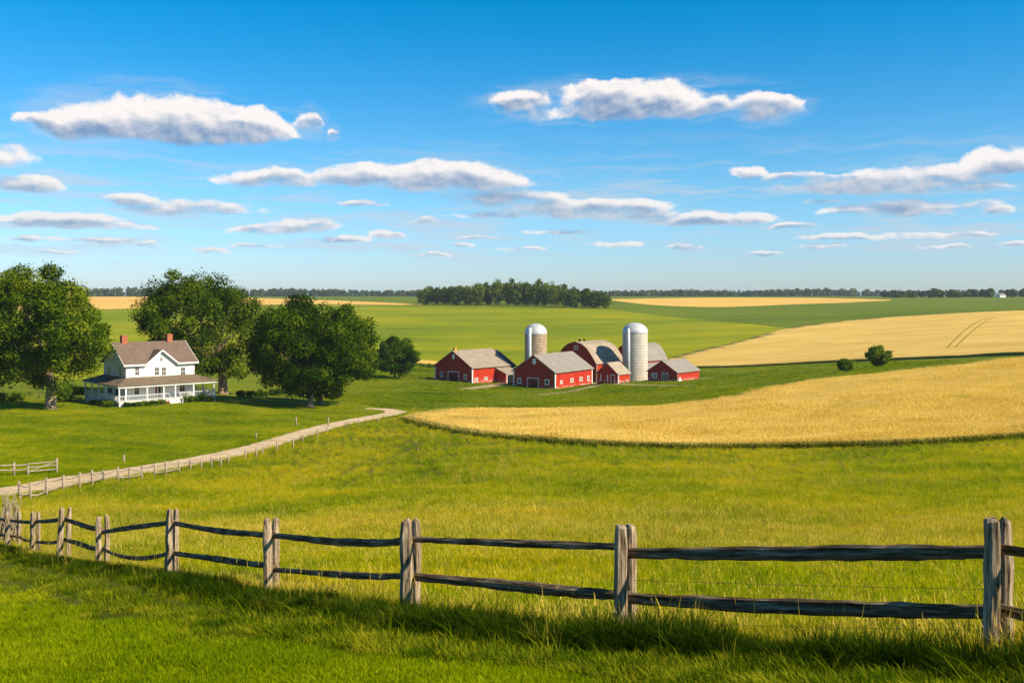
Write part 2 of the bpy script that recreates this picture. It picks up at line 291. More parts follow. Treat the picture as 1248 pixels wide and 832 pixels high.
m = M_('curtain', .9); m.col(m.ramp(m.noise(m.coord('Object', (14,14,.6)), 1, 2), (.4,(.20,.055,.04)),(.6,(.34,.12,.09))))
m = M_('brick_chimney'); br = m.n('ShaderNodeTexBrick'); m.l(m.coord('UV'), br.inputs[0]); br.inputs['Scale'].default_value = 3.0; br.inputs['Color1'].default_value = (.40,.09,.04,1); br.inputs['Color2'].default_value = (.30,.065,.03,1); br.inputs['Mortar'].default_value = (.42,.30,.22,1); m.col(br.outputs[0]).bump(br.outputs[1], .4, .02)
def stave(name, a, b, mo, stain):
    m = M_(name, .8); br = m.n('ShaderNodeTexBrick'); m.l(m.coord('UV'), br.inputs[0]); br.inputs['Scale'].default_value = 1; br.inputs['Brick Width'].default_value = .62; br.inputs['Row Height'].default_value = .78; br.inputs['Mortar Size'].default_value = .035
    br.inputs['Color1'].default_value = (*a,1); br.inputs['Color2'].default_value = (*b,1); br.inputs['Mortar'].default_value = (*mo,1)
    f = m.noise(m.coord('UV', (.9,.16,1)), 1.3, 6, .72); m.col(m.mix(m.math('MULTIPLY', m.step(f, .52, .70), .6), br.outputs[0], stain)).bump(br.outputs[1], .5, .04)
stave('white_stave', (.50,.46,.40), (.60,.56,.50), (.33,.29,.24), (.34,.26,.18))
stave('tan_stave', (.34,.255,.165), (.44,.345,.235), (.20,.15,.10), (.18,.12,.075))
m = M_('dome_metal', .45); m.b.inputs['Metallic'].default_value = .25; f = m.noise(m.coord('Object', (1,1,.5)), 1.2, 5, .7); m.col(m.ramp(f, (.3,(.34,.35,.37)),(.5,(.50,.51,.53)),(.8,(.62,.62,.64))))
m = M_('stone'); f = m.noise(m.coord('Object'), 3, 6, .7); m.col(m.ramp(f, (.3,(.16,.15,.14)),(.7,(.36,.34,.31))))
m = M_('yellow_paint'); m.col((.45,.27,.05))
# ------------------------------------------------------------------ mesh helpers
def tag(o, label=None, cat=None, group=None, kind=None):
    if label: o['label'] = label
    if cat: o['category'] = cat
    if group: o['group'] = group
    if kind: o['kind'] = kind
    return o
def empty(name, loc, rz, label, cat, group=None):
    o = bpy.data.objects.new(name, None); C.objects.link(o); o.location = loc; o.rotation_euler = (0, 0, rz); o.empty_display_size = .5
    return tag(o, label, cat, group)
def mesh_np(name, V, faces_flat, nper, mats, parent=None, attr=None, smooth=False):
    me = bpy.data.meshes.new(name); nf = len(faces_flat)//nper
    me.vertices.add(len(V)); me.vertices.foreach_set('co', np.ascontiguousarray(V, dtype=np.float32).ravel())
    me.loops.add(len(faces_flat)); me.loops.foreach_set('vertex_index', np.asarray(faces_flat, dtype=np.int32))
    me.polygons.add(nf); me.polygons.foreach_set('loop_start', np.arange(0, nf*nper, nper, dtype=np.int32))
    if smooth: me.polygons.foreach_set('use_smooth', np.ones(nf, dtype=bool))
    me.update(calc_edges=True)
    if attr is not None:
        a = me.attributes.new('tone', 'FLOAT', 'POINT'); a.data.foreach_set('value', np.asarray(attr, dtype=np.float32))
    for k in (mats if isinstance(mats, (list, tuple)) else [mats]): me.materials.append(MATS[k])
    o = bpy.data.objects.new(name, me); C.objects.link(o)
    if parent: o.parent = parent
    return o
class MB:
    def __init__(s): s.v = []; s.f = []; s.uv = []; s.sm = []
    def face(s, pts, smooth=False):
        """adds a face with metre-sized UVs taken in the face's own plane (v up)"""
        i = len(s.v); pts = [Vector(p) for p in pts]; s.v += pts; s.f.append(list(range(i, i+len(pts)))); s.sm.append(smooth)
        nrm = Vector((0,0,0))
        for k in range(len(pts)): 
            a, b = pts[k], pts[(k+1) % len(pts)]; nrm += Vector(((a.y-b.y)*(a.z+b.z), (a.z-b.z)*(a.x+b.x), (a.x-b.x)*(a.y+b.y)))
        nrm = nrm.normalized() if nrm.length > 1e-9 else Vector((0,0,1))
        h = Vector((0,0,1)).cross(nrm); h = h.normalized() if h.length > 1e-3 else Vector((1,0,0)); u = nrm.cross(h)
        s.uv += [(p.dot(h), p.dot(u)) for p in pts]; return s
    def box(s, a, b):
        x0,y0,z0 = a; x1,y1,z1 = b; p = lambda x,y,z: (x,y,z)
        s.face([p(x0,y0,z0),p(x0,y1,z0),p(x1,y1,z0),p(x1,y0,z0)]); s.face([p(x0,y0,z1),p(x1,y0,z1),p(x1,y1,z1),p(x0,y1,z1)])
        s.face([p(x0,y0,z0),p(x1,y0,z0),p(x1,y0,z1),p(x0,y0,z1)]); s.face([p(x1,y0,z0),p(x1,y1,z0),p(x1,y1,z1),p(x1,y0,z1)])
        s.face([p(x1,y1,z0),p(x0,y1,z0),p(x0,y1,z1),p(x1,y1,z1)]); s.face([p(x0,y1,z0),p(x0,y0,z0),p(x0,y0,z1),p(x0,y1,z1)]); return s
    def slab(s, quad, th):
        """a quad given thickness downwards"""
        q = [Vector(p) for p in quad]; d = Vector((0,0,-th)); r = [p+d for p in q]
        s.face(q); s.face(r[::-1])
        for k in range(len(q)): a, b = k, (k+1) % len(q); s.face([q[b], q[a], r[a], r[b]])
        return s
    def prism(s, prof, x0, x1):
        """profile in (y, z), run along x"""
        n = len(prof)
        s.face([(x0, y, z) for y, z in prof][::-1]); s.face([(x1, y, z) for y, z in prof])
        for k in range(n):
            a, b = prof[k], prof[(k+1) % n]; s.face([(x0,a[0],a[1]),(x0,b[0],b[1]),(x1,b[0],b[1]),(x1,a[0],a[1])][::-1])
        return s
    def bar(s, a, b, w, d=None):
        """square bar from a to b"""
        a, b = Vector(a), Vector(b); t = (b-a).normalized(); d = d or w; h = Vector((0,0,1)) if abs(t.z) < .9 else Vector((1,0,0)); x = t.cross(h).normalized(); y = x.cross(t)
        c = [x*w/2+y*d/2, -x*w/2+y*d/2, -x*w/2-y*d/2, x*w/2-y*d/2]
        for k in range(4): p, q = c[k], c[(k+1) % 4]; s.face([a+p, b+p, b+q, a+q])
        s.face([a+p for p in c]); s.face([b+p for p in c[::-1]]); return s
    def build(s, name, mat, parent=None):
        me = bpy.data.meshes.new(name); me.from_pydata([tuple(v) for v in s.v], [], s.f); uv = me.uv_layers.new(name='UVMap')
        uv.data.foreach_set('uv', np.array(s.uv, dtype=np.float32).ravel()); me.polygons.foreach_set('use_smooth', s.sm); me.materials.append(MATS[mat]); me.update()
        o = bpy.data.objects.new(name, me); C.objects.link(o)
        if parent: o.parent = parent
        return o
def tube(path, radii, n=8, rough=0.0, rnd=None, flat=1.0, up=None, seed=0, cap=True):
    """verts, faces and uvs of a limb along a path; flat squeezes the section sideways"""
    rr = random.Random(seed); V = []; Fc = []; UV = []; prof = [1+rr.uniform(-rough, rough) for _ in range(n)]; ln = 0
    path = [Vector(p) for p in path]
    for i, p in enumerate(path):
        t = (path[min(i+1, len(path)-1)]-path[max(i-1, 0)]).normalized(); h = up or (Vector((0,0,1)) if abs(t.z) < .8 else Vector((0,1,0)))
        x = t.cross(h).normalized(); y = x.cross(t).normalized()
        if i: ln += (p-path[i-1]).length
        for k in range(n):
            a = 2*math.pi*k/n; r = radii[i]*prof[k]*(1+rr.uniform(-rough, rough)*.35); V.append(p+x*math.cos(a)*r*flat+y*math.sin(a)*r); UV.append((ln, k/n*radii[0]*6))
    for i in range(len(path)-1):
        for k in range(n): a = i*n+k; b = i*n+(k+1) % n; Fc.append((a, b, b+n, a+n))
    if cap: Fc.append(tuple(range(n))[::-1]); Fc.append(tuple((len(path)-1)*n+k for k in range(n)))
    return V, Fc, UV
def tube_obj(name, tubes, mat, parent=None, smooth=True):
    V = []; Fc = []; UV = []
    for v, f, u in tubes:
        o = len(V); V += [tuple(x) for x in v]; Fc += [tuple(i+o for i in q) for q in f]; UV += u
    me = bpy.data.meshes.new(name); me.from_pydata(V, [], Fc); uv = me.uv_layers.new(name='UVMap'); li = np.empty(len(me.loops), dtype=np.int32); me.loops.foreach_get('vertex_index', li)
    uv.data.foreach_set('uv', np.array(UV, dtype=np.float32)[li].ravel()); me.materials.append(MATS[mat])
    if smooth: me.polygons.foreach_set('use_smooth', [len(p.vertices) == 4 for p in me.polygons])
    me.update(); o = bpy.data.objects.new(name, me); C.objects.link(o)
    if parent: o.parent = parent
    return o
def copy_tree(o, parent=None):
    c = o.copy(); C.objects.link(c); c.parent = parent
    for ch in [x for x in bpy.data.objects if x.parent == o]: copy_tree(ch, c)
    return c
# ------------------------------------------------------------------ ground, fields, lane
def poly(pts, h=0.0): 
    q = np.array(pts, float); X, Y = hit(q[:,0], q[:,1], h); return np.stack([X, Y], 1)
def dens(pts, n=6):
    out = []
    for a, b in zip(pts[:-1], pts[1:]):
        for k in range(n): out.append((a[0]+(b[0]-a[0])*k/n, a[1]+(b[1]-a[1])*k/n))
    return out+[pts[-1]]
def smooth_line(pts, n=6):
    P = [np.array(p, float) for p in pts]; P = [2*P[0]-P[1]]+P+[2*P[-1]-P[-2]]; out = []
    for i in range(1, len(P)-2):
        for k in range(n):
            t = k/n; a, b, c, d = P[i-1], P[i], P[i+1], P[i+2]; out.append(tuple(.5*((2*b)+(-a+c)*t+(2*a-5*b+4*c-d)*t*t+(-a+3*b-3*c+d)*t**3)))
    return out+[tuple(P[-2])]
WH_H = .62
near_front = smooth_line([(496,512),(530,521),(580,530),(640,537),(740,544),(850,547),(950,546),(1100,543),(1248,534),(1420,522),(1700,500)], 5)
near_back = smooth_line([(1700,415),(1420,424),(1248,435),(1150,446),(1050,456),(1000,461),(950,469),(900,480),(850,489),(800,494),(700,496),(600,497),(540,499),(500,505)], 5)
NEAR_W = np.r_[poly(near_front), poly(near_back, WH_H)]
w2_front = smooth_line([(806,449),(850,448.5),(900,447.5),(1000,442.5),(1060,440),(1150,436.5),(1248,433),(1420,428),(1700,422)], 5)
w2_back = smooth_line([(1700,366),(1420,372),(1248,378),(1150,382),(1050,389),(985,396),(950,402),(900,416),(850,427),(812,437)], 5)
W2 = np.r_[poly(w2_front), poly(w2_back, WH_H)]
W3 = poly(smooth_line([(742,365.5),(790,371),(840,373.5),(885,374),(950,371.5),(1020,369),(1086,366)],4)+smooth_line([(1086,365.2),(1000,363),(900,362.5),(830,363),(742,364.5)],4))
W4 = poly(smooth_line([(-700,380),(-300,380),(60,378),(140,376.5),(230,374),(320,371.3),(400,371),(515,371.8)],4)+smooth_line([(515,370.6),(420,366.5),(320,363.3),(200,361.6),(60,361.3),(-300,361.3),(-700,361.3)],4))
W5 = poly(smooth_line([(440,441),(480,440.5),(510,442.5),(538,444.5)],3)+[(538,440.5),(510,438),(480,437),(440,437.5)])
HILL = poly([(-700,381),(60,379),(140,377.5),(320,372.3),(400,372),(515,372.6),(745,377.5),(820,386),(880,391.5),(960,399),(950,404),(900,417),(850,428),(812,438),(800,447),(700,452),(640,450),(560,446),(500,436),(440,435),(300,455),(100,462),(-700,462)])
DARK = np.r_[poly([(492,503),(505,496),(600,486),(700,479),(780,474),(850,470),(900,462),(950,457),(1000,451),(1100,445),(1248,439),(1420,433),(1700,424)]), poly(near_back, 0)[::1]]
LAWN = poly([(-700,640),(-200,622),(0,600),(40,594),(100,583),(170,573),(230,563),(280,553),(320,543),(360,530),(400,519),(440,511),(470,506),(478,500),(430,490),(300,484),(90,486),(-700,486)])
def ribbon(center, w, wend=None):
    c = poly(smooth_line(center, 6)); n = len(c); d = np.gradient(c, axis=0); d /= np.linalg.norm(d, axis=1)[:,None]; nr = np.stack([-d[:,1], d[:,0]], 1)
    ww = np.linspace(w, wend or w, n)[:,None]/2*(1+RNG.normal(0, .04, (n,1))); return np.r_[c+nr*ww, (c-nr*ww)[::-1]]
LANE_C = [(-420,652),(-150,618),(0,600),(45,594),(100,583.5),(170,573),(230,563),(280,553),(320,543),(360,531),(400,519.5),(440,511),(468,506),(482,502.5),(478,500),(462,498.3),(446,498)]
LANE = ribbon(LANE_C, 3.7, 3.2)
TRK1 = ribbon([(655,481),(695,477),(722,471),(738,467.5),(775,468.8),(815,470.3),(852,469.8)], 4.2, 3.2)
TRK2 = ribbon([(565,474.5),(590,471.5),(612,468.2),(630,465.5)], 4.2, 3.0)
TRK3 = ribbon([(852,461.5),(862,460.3),(874,459.8)], 4.0, 2.0)
TRK4 = ribbon([(715,467),(726,467),(740,466.6),(752,466.8)], 5.0, 4.0)
REG = [('hill_crop', HILL), ('dark_crop', DARK), ('lawn_soil', LAWN), ('stubble', W3), ('stubble', W4), ('stubble', W5), ('wheat_a', NEAR_W), ('wheat_b', W2), ('gravel', LANE), ('dirt', TRK1), ('dirt', TRK2), ('dirt', TRK3), ('dirt', TRK4)]
FARBAND = poly([(745,377),(820,385.5),(880,391),(960,398.5),(985,396),(1050,389),(1150,382),(1248,378),(1700,366),(1700,362),(1248,364),(1086,365.2),(742,364)])
REG.insert(0, ('far_crop', FARBAND))
U0 = np.linspace(-1.25, 1.25, 261); V0 = np.linspace(math.log(2.0), math.log(6010), 300)
GU, GV = np.meshgrid(U0, V0, indexing='ij'); pts = [Vector((a, b)) for a, b in zip(GU.ravel(), GV.ravel())]; edges = []
for _, pg in REG:
    u, v = par(pg[:,0], pg[:,1]); u = np.clip(u, -1.24, 1.24); i0 = len(pts); pts += [Vector((a, b)) for a, b in zip(u, v)]; k = len(pg); edges += [(i0+j, i0+(j+1) % k) for j in range(k)]
res = geometry.delaunay_2d_cdt(pts, edges, [], 0, 1e-6)
gv = np.array([tuple(p) for p in res[0]]); gf = np.array([f for f in res[2] if len(f) == 3])
GY = np.exp(gv[:,1])-10; GX = gv[:,0]*(GY+12); GZ = zt(GX, GY)
Ycen = GY[gf].mean(1); 
GZ += np.where(GY < 400, 1, 0)*0
cen_u = gv[gf].mean(1); CYm = np.exp(cen_u[:,1])-10; CXm = cen_u[:,0]*(CYm+12)
def inside(pg, X, Y):
    r = np.zeros(len(X), bool); x1, y1 = pg[-1]
    bb = (X > pg[:,0].min()) & (X < pg[:,0].max()) & (Y > pg[:,1].min()) & (Y < pg[:,1].max())
    ix = np.nonzero(bb)[0]; xs, ys = X[ix], Y[ix]; rr = np.zeros(len(ix), bool)
    for x2, y2 in pg:
        c = ((y1 > ys) != (y2 > ys)); 
        with np.errstate(divide='ignore', invalid='ignore'): xi = (x2-x1)*(ys-y1)/(y2-y1)+x1
        rr ^= c & (xs < xi); x1, y1 = x2, y2
    r[ix] = rr; return r
label = np.zeros(len(gf), int); names = ['meadow_soil']+[r[0] for r in REG]
for i, (nm, pg) in enumerate(REG): label[inside(pg, CXm, CYm)] = i+1
def area_sign(f): 
    a, b, c = GX[f], GY[f], None; return (a[:,1]-a[:,0])*(b[:,2]-b[:,0])-(a[:,2]-a[:,0])*(b[:,1]-b[:,0])
neg = area_sign(gf) < 0; gf[neg] = gf[neg][:, ::-1]
V3 = np.stack([GX, GY, GZ], 1)
GM = ['meadow_soil', 'hill_crop', 'dark_crop', 'lawn_soil', 'stubble', 'far_crop']
go = mesh_np('ground', V3, gf.ravel(), 3, GM, smooth=True); tag(go, 'rolling green farmland and far pale fields reaching to the horizon', 'ground', kind='structure')
label2 = label.copy(); mi = np.array([GM.index(names[l]) if names[l] in GM else 0 for l in label], dtype=np.int32); mi[(label == 0) & (CYm > 150)] = GM.index('lawn_soil'); mi[(label == 0) & (CYm > 520)] = GM.index('far_crop'); go.data.polygons.foreach_set('material_index', mi)
def sheet(name, lab, mat, lift, txt, cat, kind='structure'):
    fs = gf[np.isin(label, lab)]; used, inv = np.unique(fs.ravel(), return_inverse=True); v = V3[used].copy(); v[:,2] += lift
    o = mesh_np(name, v, inv, 3, mat, smooth=True); tag(o, txt, cat, kind=kind); return o
sheet('road', [i+1 for i, r in enumerate(REG) if r[0] == 'gravel'], 'gravel', .03, 'pale gravel lane curving past the white farmhouse', 'lane')
sheet('path', [i+1 for i, r in enumerate(REG) if r[0] == 'dirt'], 'dirt', .03, 'worn dirt tracks between the red barns', 'track')
def crop(lab, txt):
    fs = gf[label == lab]; used, inv = np.unique(fs.ravel(), return_inverse=True); v = V3[used].copy(); v[:,2] += WH_H; fi = inv.reshape(-1, 3)
    e = np.concatenate([fi[:, [0,1]], fi[:, [1,2]], fi[:, [2,0]]]); key = {}
    for a, b in e: key[(a, b)] = 1
    bd = [(a, b) for a, b in key if (b, a) not in key]; n0 = len(v); low = v.copy(); low[:,2] -= WH_H+.05
    sk = []
    for a, b in bd: sk += [a, a+n0, b+n0, a, b+n0, b]
    o = mesh_np('wheat_field', np.r_[v, low], np.r_[inv, np.array(sk)], 3, ['wheat_top', 'wheat_edge'], smooth=False)
    o.data.polygons.foreach_set('material_index', np.r_[np.zeros(len(fi), np.int32), np.ones(len(sk)//3, np.int32)]); sm = np.r_[np.ones(len(fi), bool), np.zeros(len(sk)//3, bool)]; o.data.polygons.foreach_set('use_smooth', sm)
    return tag(o, txt, 'field', kind='structure')
LA = [i+1 for i, r in enumerate(REG) if r[0] == 'wheat_a'][0]
crop(LA, 'ripe golden wheat field nearer the camera, in front of the barns')
wf2 = crop(LA+1, 'ripe golden wheat field on the hill behind the two bushes')
for a_ in ([(1205,386.5),(1188,394),(1172,406),(1154,424)],[(1212,386.5),(1196,395),(1181,407),(1164,423)]):
    q = poly(smooth_line(a_, 6), WH_H); d_ = np.gradient(q, axis=0); d_ /= np.linalg.norm(d_, axis=1)[:,None]; nr = np.stack([-d_[:,1], d_[:,0]], 1)*.2
    V = np.concatenate([np.c_[q+nr, zt(*(q+nr).T)+WH_H+.06], np.c_[q-nr, zt(*(q-nr).T)+WH_H+.06]]); k = len(q); mesh_np('wheel_track', V, np.array([(i, i+1, i+1+k, i+k) for i in range(k-1)]).ravel(), 4, 'wheat_edge', wf2)
# ------------------------------------------------------------------ buildings
class Frame:
    """a building's local frame: x along its sunlit long side, y back along the shaded end, origin at the corner between"""
    def __init__(s, px, Y, bdeg, base_py=None, zbase=None):
        s.b = R(bdeg); s.X = (px-CX)/F*Y; s.Y = Y; s.z = (HY-base_py)/F*Y if zbase is None else zbase
        s.d = (math.cos(s.b), math.sin(s.b)); s.k = (-math.sin(s.b), math.cos(s.b))
    def side(s, px, py=None, out=0.0):
        k = (px-CX)/F; X0 = s.X-s.k[0]*out; Y0 = s.Y-s.k[1]*out; t = (k*Y0-X0)/(s.d[0]-k*s.d[1]); 
        return t if py is None else (t, (HY-py)/F*(Y0+t*s.d[1])-s.z)
    def end(s, px, py=None, out=0.0):
        k = (px-CX)/F; X0 = s.X-s.d[0]*out; Y0 = s.Y-s.d[1]*out; t = (k*Y0-X0)/(s.k[0]-k*s.k[1]); 
        return t if py is None else (t, (HY-py)/F*(Y0+t*s.k[1])-s.z)
    def world(s, x, y): return s.X+x*s.d[0]+y*s.k[0], s.Y+x*s.d[1]+y*s.k[1]
    def root(s, name, label, cat, group=None): return empty(name, (s.X, s.Y, s.z), s.b, label, cat, group)
def win_side(p, x0, x1, z0, z1, y=0.0, frame='white_trim', name='window', fw=.07, sash=True, glass='window_glass'):
    """window on a wall facing -y"""
    w = MB(); w.box((x0-fw,y-.05,z0-fw),(x1+fw,y-.003,z0)); w.box((x0-fw,y-.05,z1),(x1+fw,y-.003,z1+fw)); w.box((x0-fw,y-.05,z0),(x0,y-.003,z1)); w.box((x1,y-.05,z0),(x1+fw,y-.003,z1))
    if sash: zm = (z0+z1)/2; xm = (x0+x1)/2; w.box((x0,y-.04,zm-.03),(x1,y-.003,zm+.03)); w.box((xm-.02,y-.035,z0),(xm+.02,y-.003,zm-.03)); w.box((xm-.02,y-.035,zm+.03),(xm+.02,y-.003,z1))
    o = w.build(name, frame, p); g = MB(); g.box((x0,y-.02,z0),(x1,y-.002,z1)); g.build('pane', glass, o); return o
def win_end(p, y0, y1, z0, z1, x=0.0, frame='white_trim', name='window', fw=.07, sash=True, glass='window_glass'):
    w = MB(); w.box((x-.05,y0-fw,z0-fw),(x-.003,y1+fw,z0)); w.box((x-.05,y0-fw,z1),(x-.003,y1+fw,z1+fw)); w.box((x-.05,y0-fw,z0),(x-.003,y0,z1)); w.box((x-.05,y1,z0),(x-.003,y1+fw,z1))
    if sash: zm = (z0+z1)/2; ym = (y0+y1)/2; w.box((x-.04,y0,zm-.03),(x-.003,y1,zm+.03)); w.box((x-.035,ym-.02,z0),(x-.003,ym+.02,zm-.03)); w.box((x-.035,ym-.02,zm+.03),(x-.003,ym+.02,z1))
    o = w.build(name, frame, p); g = MB(); g.box((x-.02,y0,z0),(x-.002,y1,z1)); g.build('pane', glass, o); return o
def door_end(p, y0, y1, h, x=0.0, mat='dark_board', fw=.16, open_=False):
    d = MB(); d.box((x-.04,y0,0),(x-.002,y1,h)); o = d.build('door', mat, p)
    w = MB(); w.box((x-.08,y0-fw,0),(x-.004,y0,h+fw)); w.box((x-.08,y1,0),(x-.004,y1+fw,h+fw)); w.box((x-.08,y0,h),(x-.004,y1,h+fw)); w.build('door_frame', 'white_trim', o)
    return o
def gable_roof(L, w, ze, zr, ov=.45, oe=.4, th=.16):
    m = MB(); sl = (zr-ze)/(w/2); y0 = -ov; z0 = ze-sl*ov; lift = .03
    m.slab([(-oe,y0,z0+lift+th),(L+oe,y0,z0+lift+th),(L+oe,w/2,zr+lift+th),(-oe,w/2,zr+lift+th)], th)
    m.slab([(L+oe,w+ov,z0+lift+th),(-oe,w+ov,z0+lift+th),(-oe,w/2,zr+lift+th),(L+oe,w/2,zr+lift+th)], th); return m
def shell(L, w, ze, zr, zb=-1.5): return MB().prism([(0,zb),(w,zb),(w,ze),(w/2,zr),(0,ze)], 0, L)
def corner_trims(p, L, w, ze, extra=True):
    for (x, y) in ((0,0),(L,0),(0,w)):
        MB().box((x-.09 if x == 0 else x-.22, y-.09 if y == 0 else y-.22, -.4), (x+.22 if x == 0 else x+.09, y+.22 if y == 0 else y+.09, ze-.12)).build('corner_board', 'white_trim', p)
# --- main barn
f = Frame(676.5, 245, 55, 474.5); w = f.end(626); L = f.side(721.5); ze = f.side(676.6, 453.5)[1]; zr = 8.2
t = f.root('barn', 'large red barn with pale grey roof in front, nearest the camera', 'barn', 'red farm buildings')
shell(L, w, ze, zr).build('wall', 'red_board', t); gable_roof(L, w, ze, zr).build('roof', 'grey_barn_roof', t); corner_trims(t, L, w, ze)
door_end(t, f.end(656), f.end(643.5), 2.4)
win_end(t, f.end(668.5), f.end(665), 1.2, 2.2, sash=False, fw=.22); win_end(t, f.end(634.5), f.end(631.5), 1.1, 2.1, sash=False, fw=.22)
win_end(t, w/2-.45, w/2+.35, zr-2.1, zr-1.0, fw=.12, name='gable_vent', glass='white_trim', sash=False)
for px, ww, a, b in ((684, .9, 1.3, 1.9), (697, 1.3, 1.3, 2.1), (708, 1.3, 1.3, 2.1), (717, .9, 1.1, 2.2)): s0 = f.side(px); win_side(t, s0-ww/2, s0+ww/2, a, b, fw=.13, frame='porch_wood', glass='stone', sash=False)
rk = MB(); 
for s_ in (0, 1):
    ya, yb = ((-.45, w/2), (w+.45, w/2))[s_]; sl = (zr-ze)/(w/2); rk.bar((-.43, ya, ze-sl*.45+.02), (-.43, yb, zr+.02), .06, .22)
rk.build('rake_board', 'pale_wood', t)
# --- left barn with lean-to
f = Frame(575.5, 255, 48, 466.8); w = f.end(530.5); L = f.side(621); ze = f.side(575.6, 448)[1]; zr = 7.9
t = f.root('barn', 'red barn with tan roof and side lean-to, leftmost of the barns', 'barn', 'red farm buildings')
shell(L, w, ze, zr).build('wall', 'red_board', t); gable_roof(L, w, ze, zr).build('roof', 'brown_barn_roof', t); corner_trims(t, L, w, ze)
door_end(t, f.end(559), f.end(546.5), 2.5)
win_end(t, f.end(568.5), f.end(566), 1.0, 1.9, sash=False, fw=.2); win_end(t, f.end(539.5), f.end(537), 1.2, 2.1, sash=False, fw=.2)
win_end(t, w/2-.35, w/2+.25, zr-1.9, zr-.9, fw=.12, name='gable_vent', glass='white_trim', sash=False)
for px in (580.5, 592): s0 = f.side(px); win_side(t, s0-.5, s0+.5, .6, 1.2, fw=.1, frame='porch_wood', glass='stone', sash=False)
s0 = f.side(604.5); o_ = 3.4
le = MB(); le.face([(s0,-.01,-1),(s0,-.01,ze-.7),(s0,-o_,2.2),(s0,-o_,-1)][::-1]); le.face([(s0,-o_,-1),(L+1,-o_,-1),(L+1,-o_,2.2),(s0,-o_,2.2)]); le.face([(L+1,-.01,-1),(L+1,-o_,-1),(L+1,-o_,2.2),(L+1,-.01,ze-.7)]); le.build('lean_to_wall', 'red_board', t)
MB().slab([(s0-.3,-o_-.3,2.15),(L+1.3,-o_-.3,2.15),(L+1.3,-.03,ze-.45),(s0-.3,-.03,ze-.45)], .12).build('lean_to_roof', 'brown_barn_roof', t)
sd0 = s0+.6; dd = MB(); dd.box((sd0,-o_-.06,-.5),(L+.4,-o_-.01,1.75)); dr = dd.build('door', 'dark_inside', t); MB().box((sd0-.2,-o_-.1,-.5),(sd0,-o_-.01,1.95)).box((sd0,-o_-.1,1.77),(L+.6,-o_-.01,1.95)).build('door_frame', 'white_trim', dr)
MB().prism([(.3,-1),(w-.3,-1),(w-.3,ze-.3),(w/2,zr-.5),(.3,ze-.3)], L+.01, L+2.2).build('rear_wall', 'dark_board', t)
sl = (zr-ze)/(w/2); MB().slab([(L+.42,-.35,ze-.45),(L+2.7,-.35,ze-.45),(L+2.7,w/2,zr-.3),(L+.42,w/2,zr-.3)], .14).slab([(L+2.7,w+.2,ze-.45),(L+.42,w+.2,ze-.45),(L+.42,w/2,zr-.3),(L+2.7,w/2,zr-.3)], .14).build('rear_roof', 'blue_slate', t)
MB().box((.2,w/2-.3,zr-.3),(.9,w/2+.3,zr+1.0)).build('chimney', 'yellow_paint', t)
# --- gambrel barns
def gambrel(f, px_apex, px_right, z_e, z_r, label, roofmat, base=-2.0, w=None):
    h = (f.end(px_apex)) if w is None else w/2; w = 2*h; L = f.side(px_right)
    t = f.root('gambrel_barn', label, 'barn', 'red farm buildings'); rise = z_r-z_e
    pr = [(-.35, z_e-.35), (.0, z_e+.05), (w*.10, z_e+rise*.36), (w*.2, z_e+rise*.66), (w*.32, z_e+rise*.87), (w/2, z_r)]
    body = [(0, base), (w, base)]+[(w-max(y, 0), z) for y, z in pr[1:-1]]+[(w/2, z_r)]+[(max(y, 0), z) for y, z in pr[1:-1]][::-1]
    MB().prism(body, 0, L).build('wall', 'red_board', t); m = MB(); oe = .45; k = .14
    for a, b in zip(pr[:-1], pr[1:]):
        m.slab([(-oe,a[0],a[1]+k+.02),(L+oe,a[0],a[1]+k+.02),(L+oe,b[0],b[1]+k+.02),(-oe,b[0],b[1]+k+.02)], k)
        m.slab([(L+oe,w-a[0],a[1]+k+.02),(-oe,w-a[0],a[1]+k+.02),(-oe,w-b[0],b[1]+k+.02),(L+oe,w-b[0],b[1]+k+.02)], k)
    m.build('roof', roofmat, t); MB().box((-.09,-.09,-.5),(.2,.2,z_e-.5)).build('corner_board', 'pale_wood', t); return t, L, w
f = Frame(727, 268, 45, 467.5); t, L, w = gambrel(f, 702, 760, 5.6, 11.0, 'big red barn with a brown gambrel roof between the two silos', 'tan_roof')
win_end(t, w/2-.6, w/2+.5, 9.0, 9.9, fw=.15, name='gable_vent', glass='pale_wood', sash=False)
MB().box((1.2,w/2-.3,10.9),(1.7,w/2+.2,11.7)).build('roof_vent', 'dark_inside', t); MB().box((3.2,w/2-.3,10.9),(3.6,w/2+.2,11.6)).build('roof_vent', 'dark_inside', t)
f = Frame(778, 284, 45, 461.5); t, L, w = gambrel(f, 0, 812, 5.1, 9.6, 'red barn with pale curved roof half hidden behind the white silo', 'grey_barn_roof', w=9.0)
MB().slab([(-1,-4.2,2.6),(f.side(806),-4.2,2.6),(f.side(806),-.03,4.3),(-1,-.03,4.3)], .12).build('lean_to_roof', 'grey_barn_roof', t)
MB().box((-.6,-3.9,-2),(f.side(804),-.02,2.45)).build('lean_to_wall', 'red_board', t)
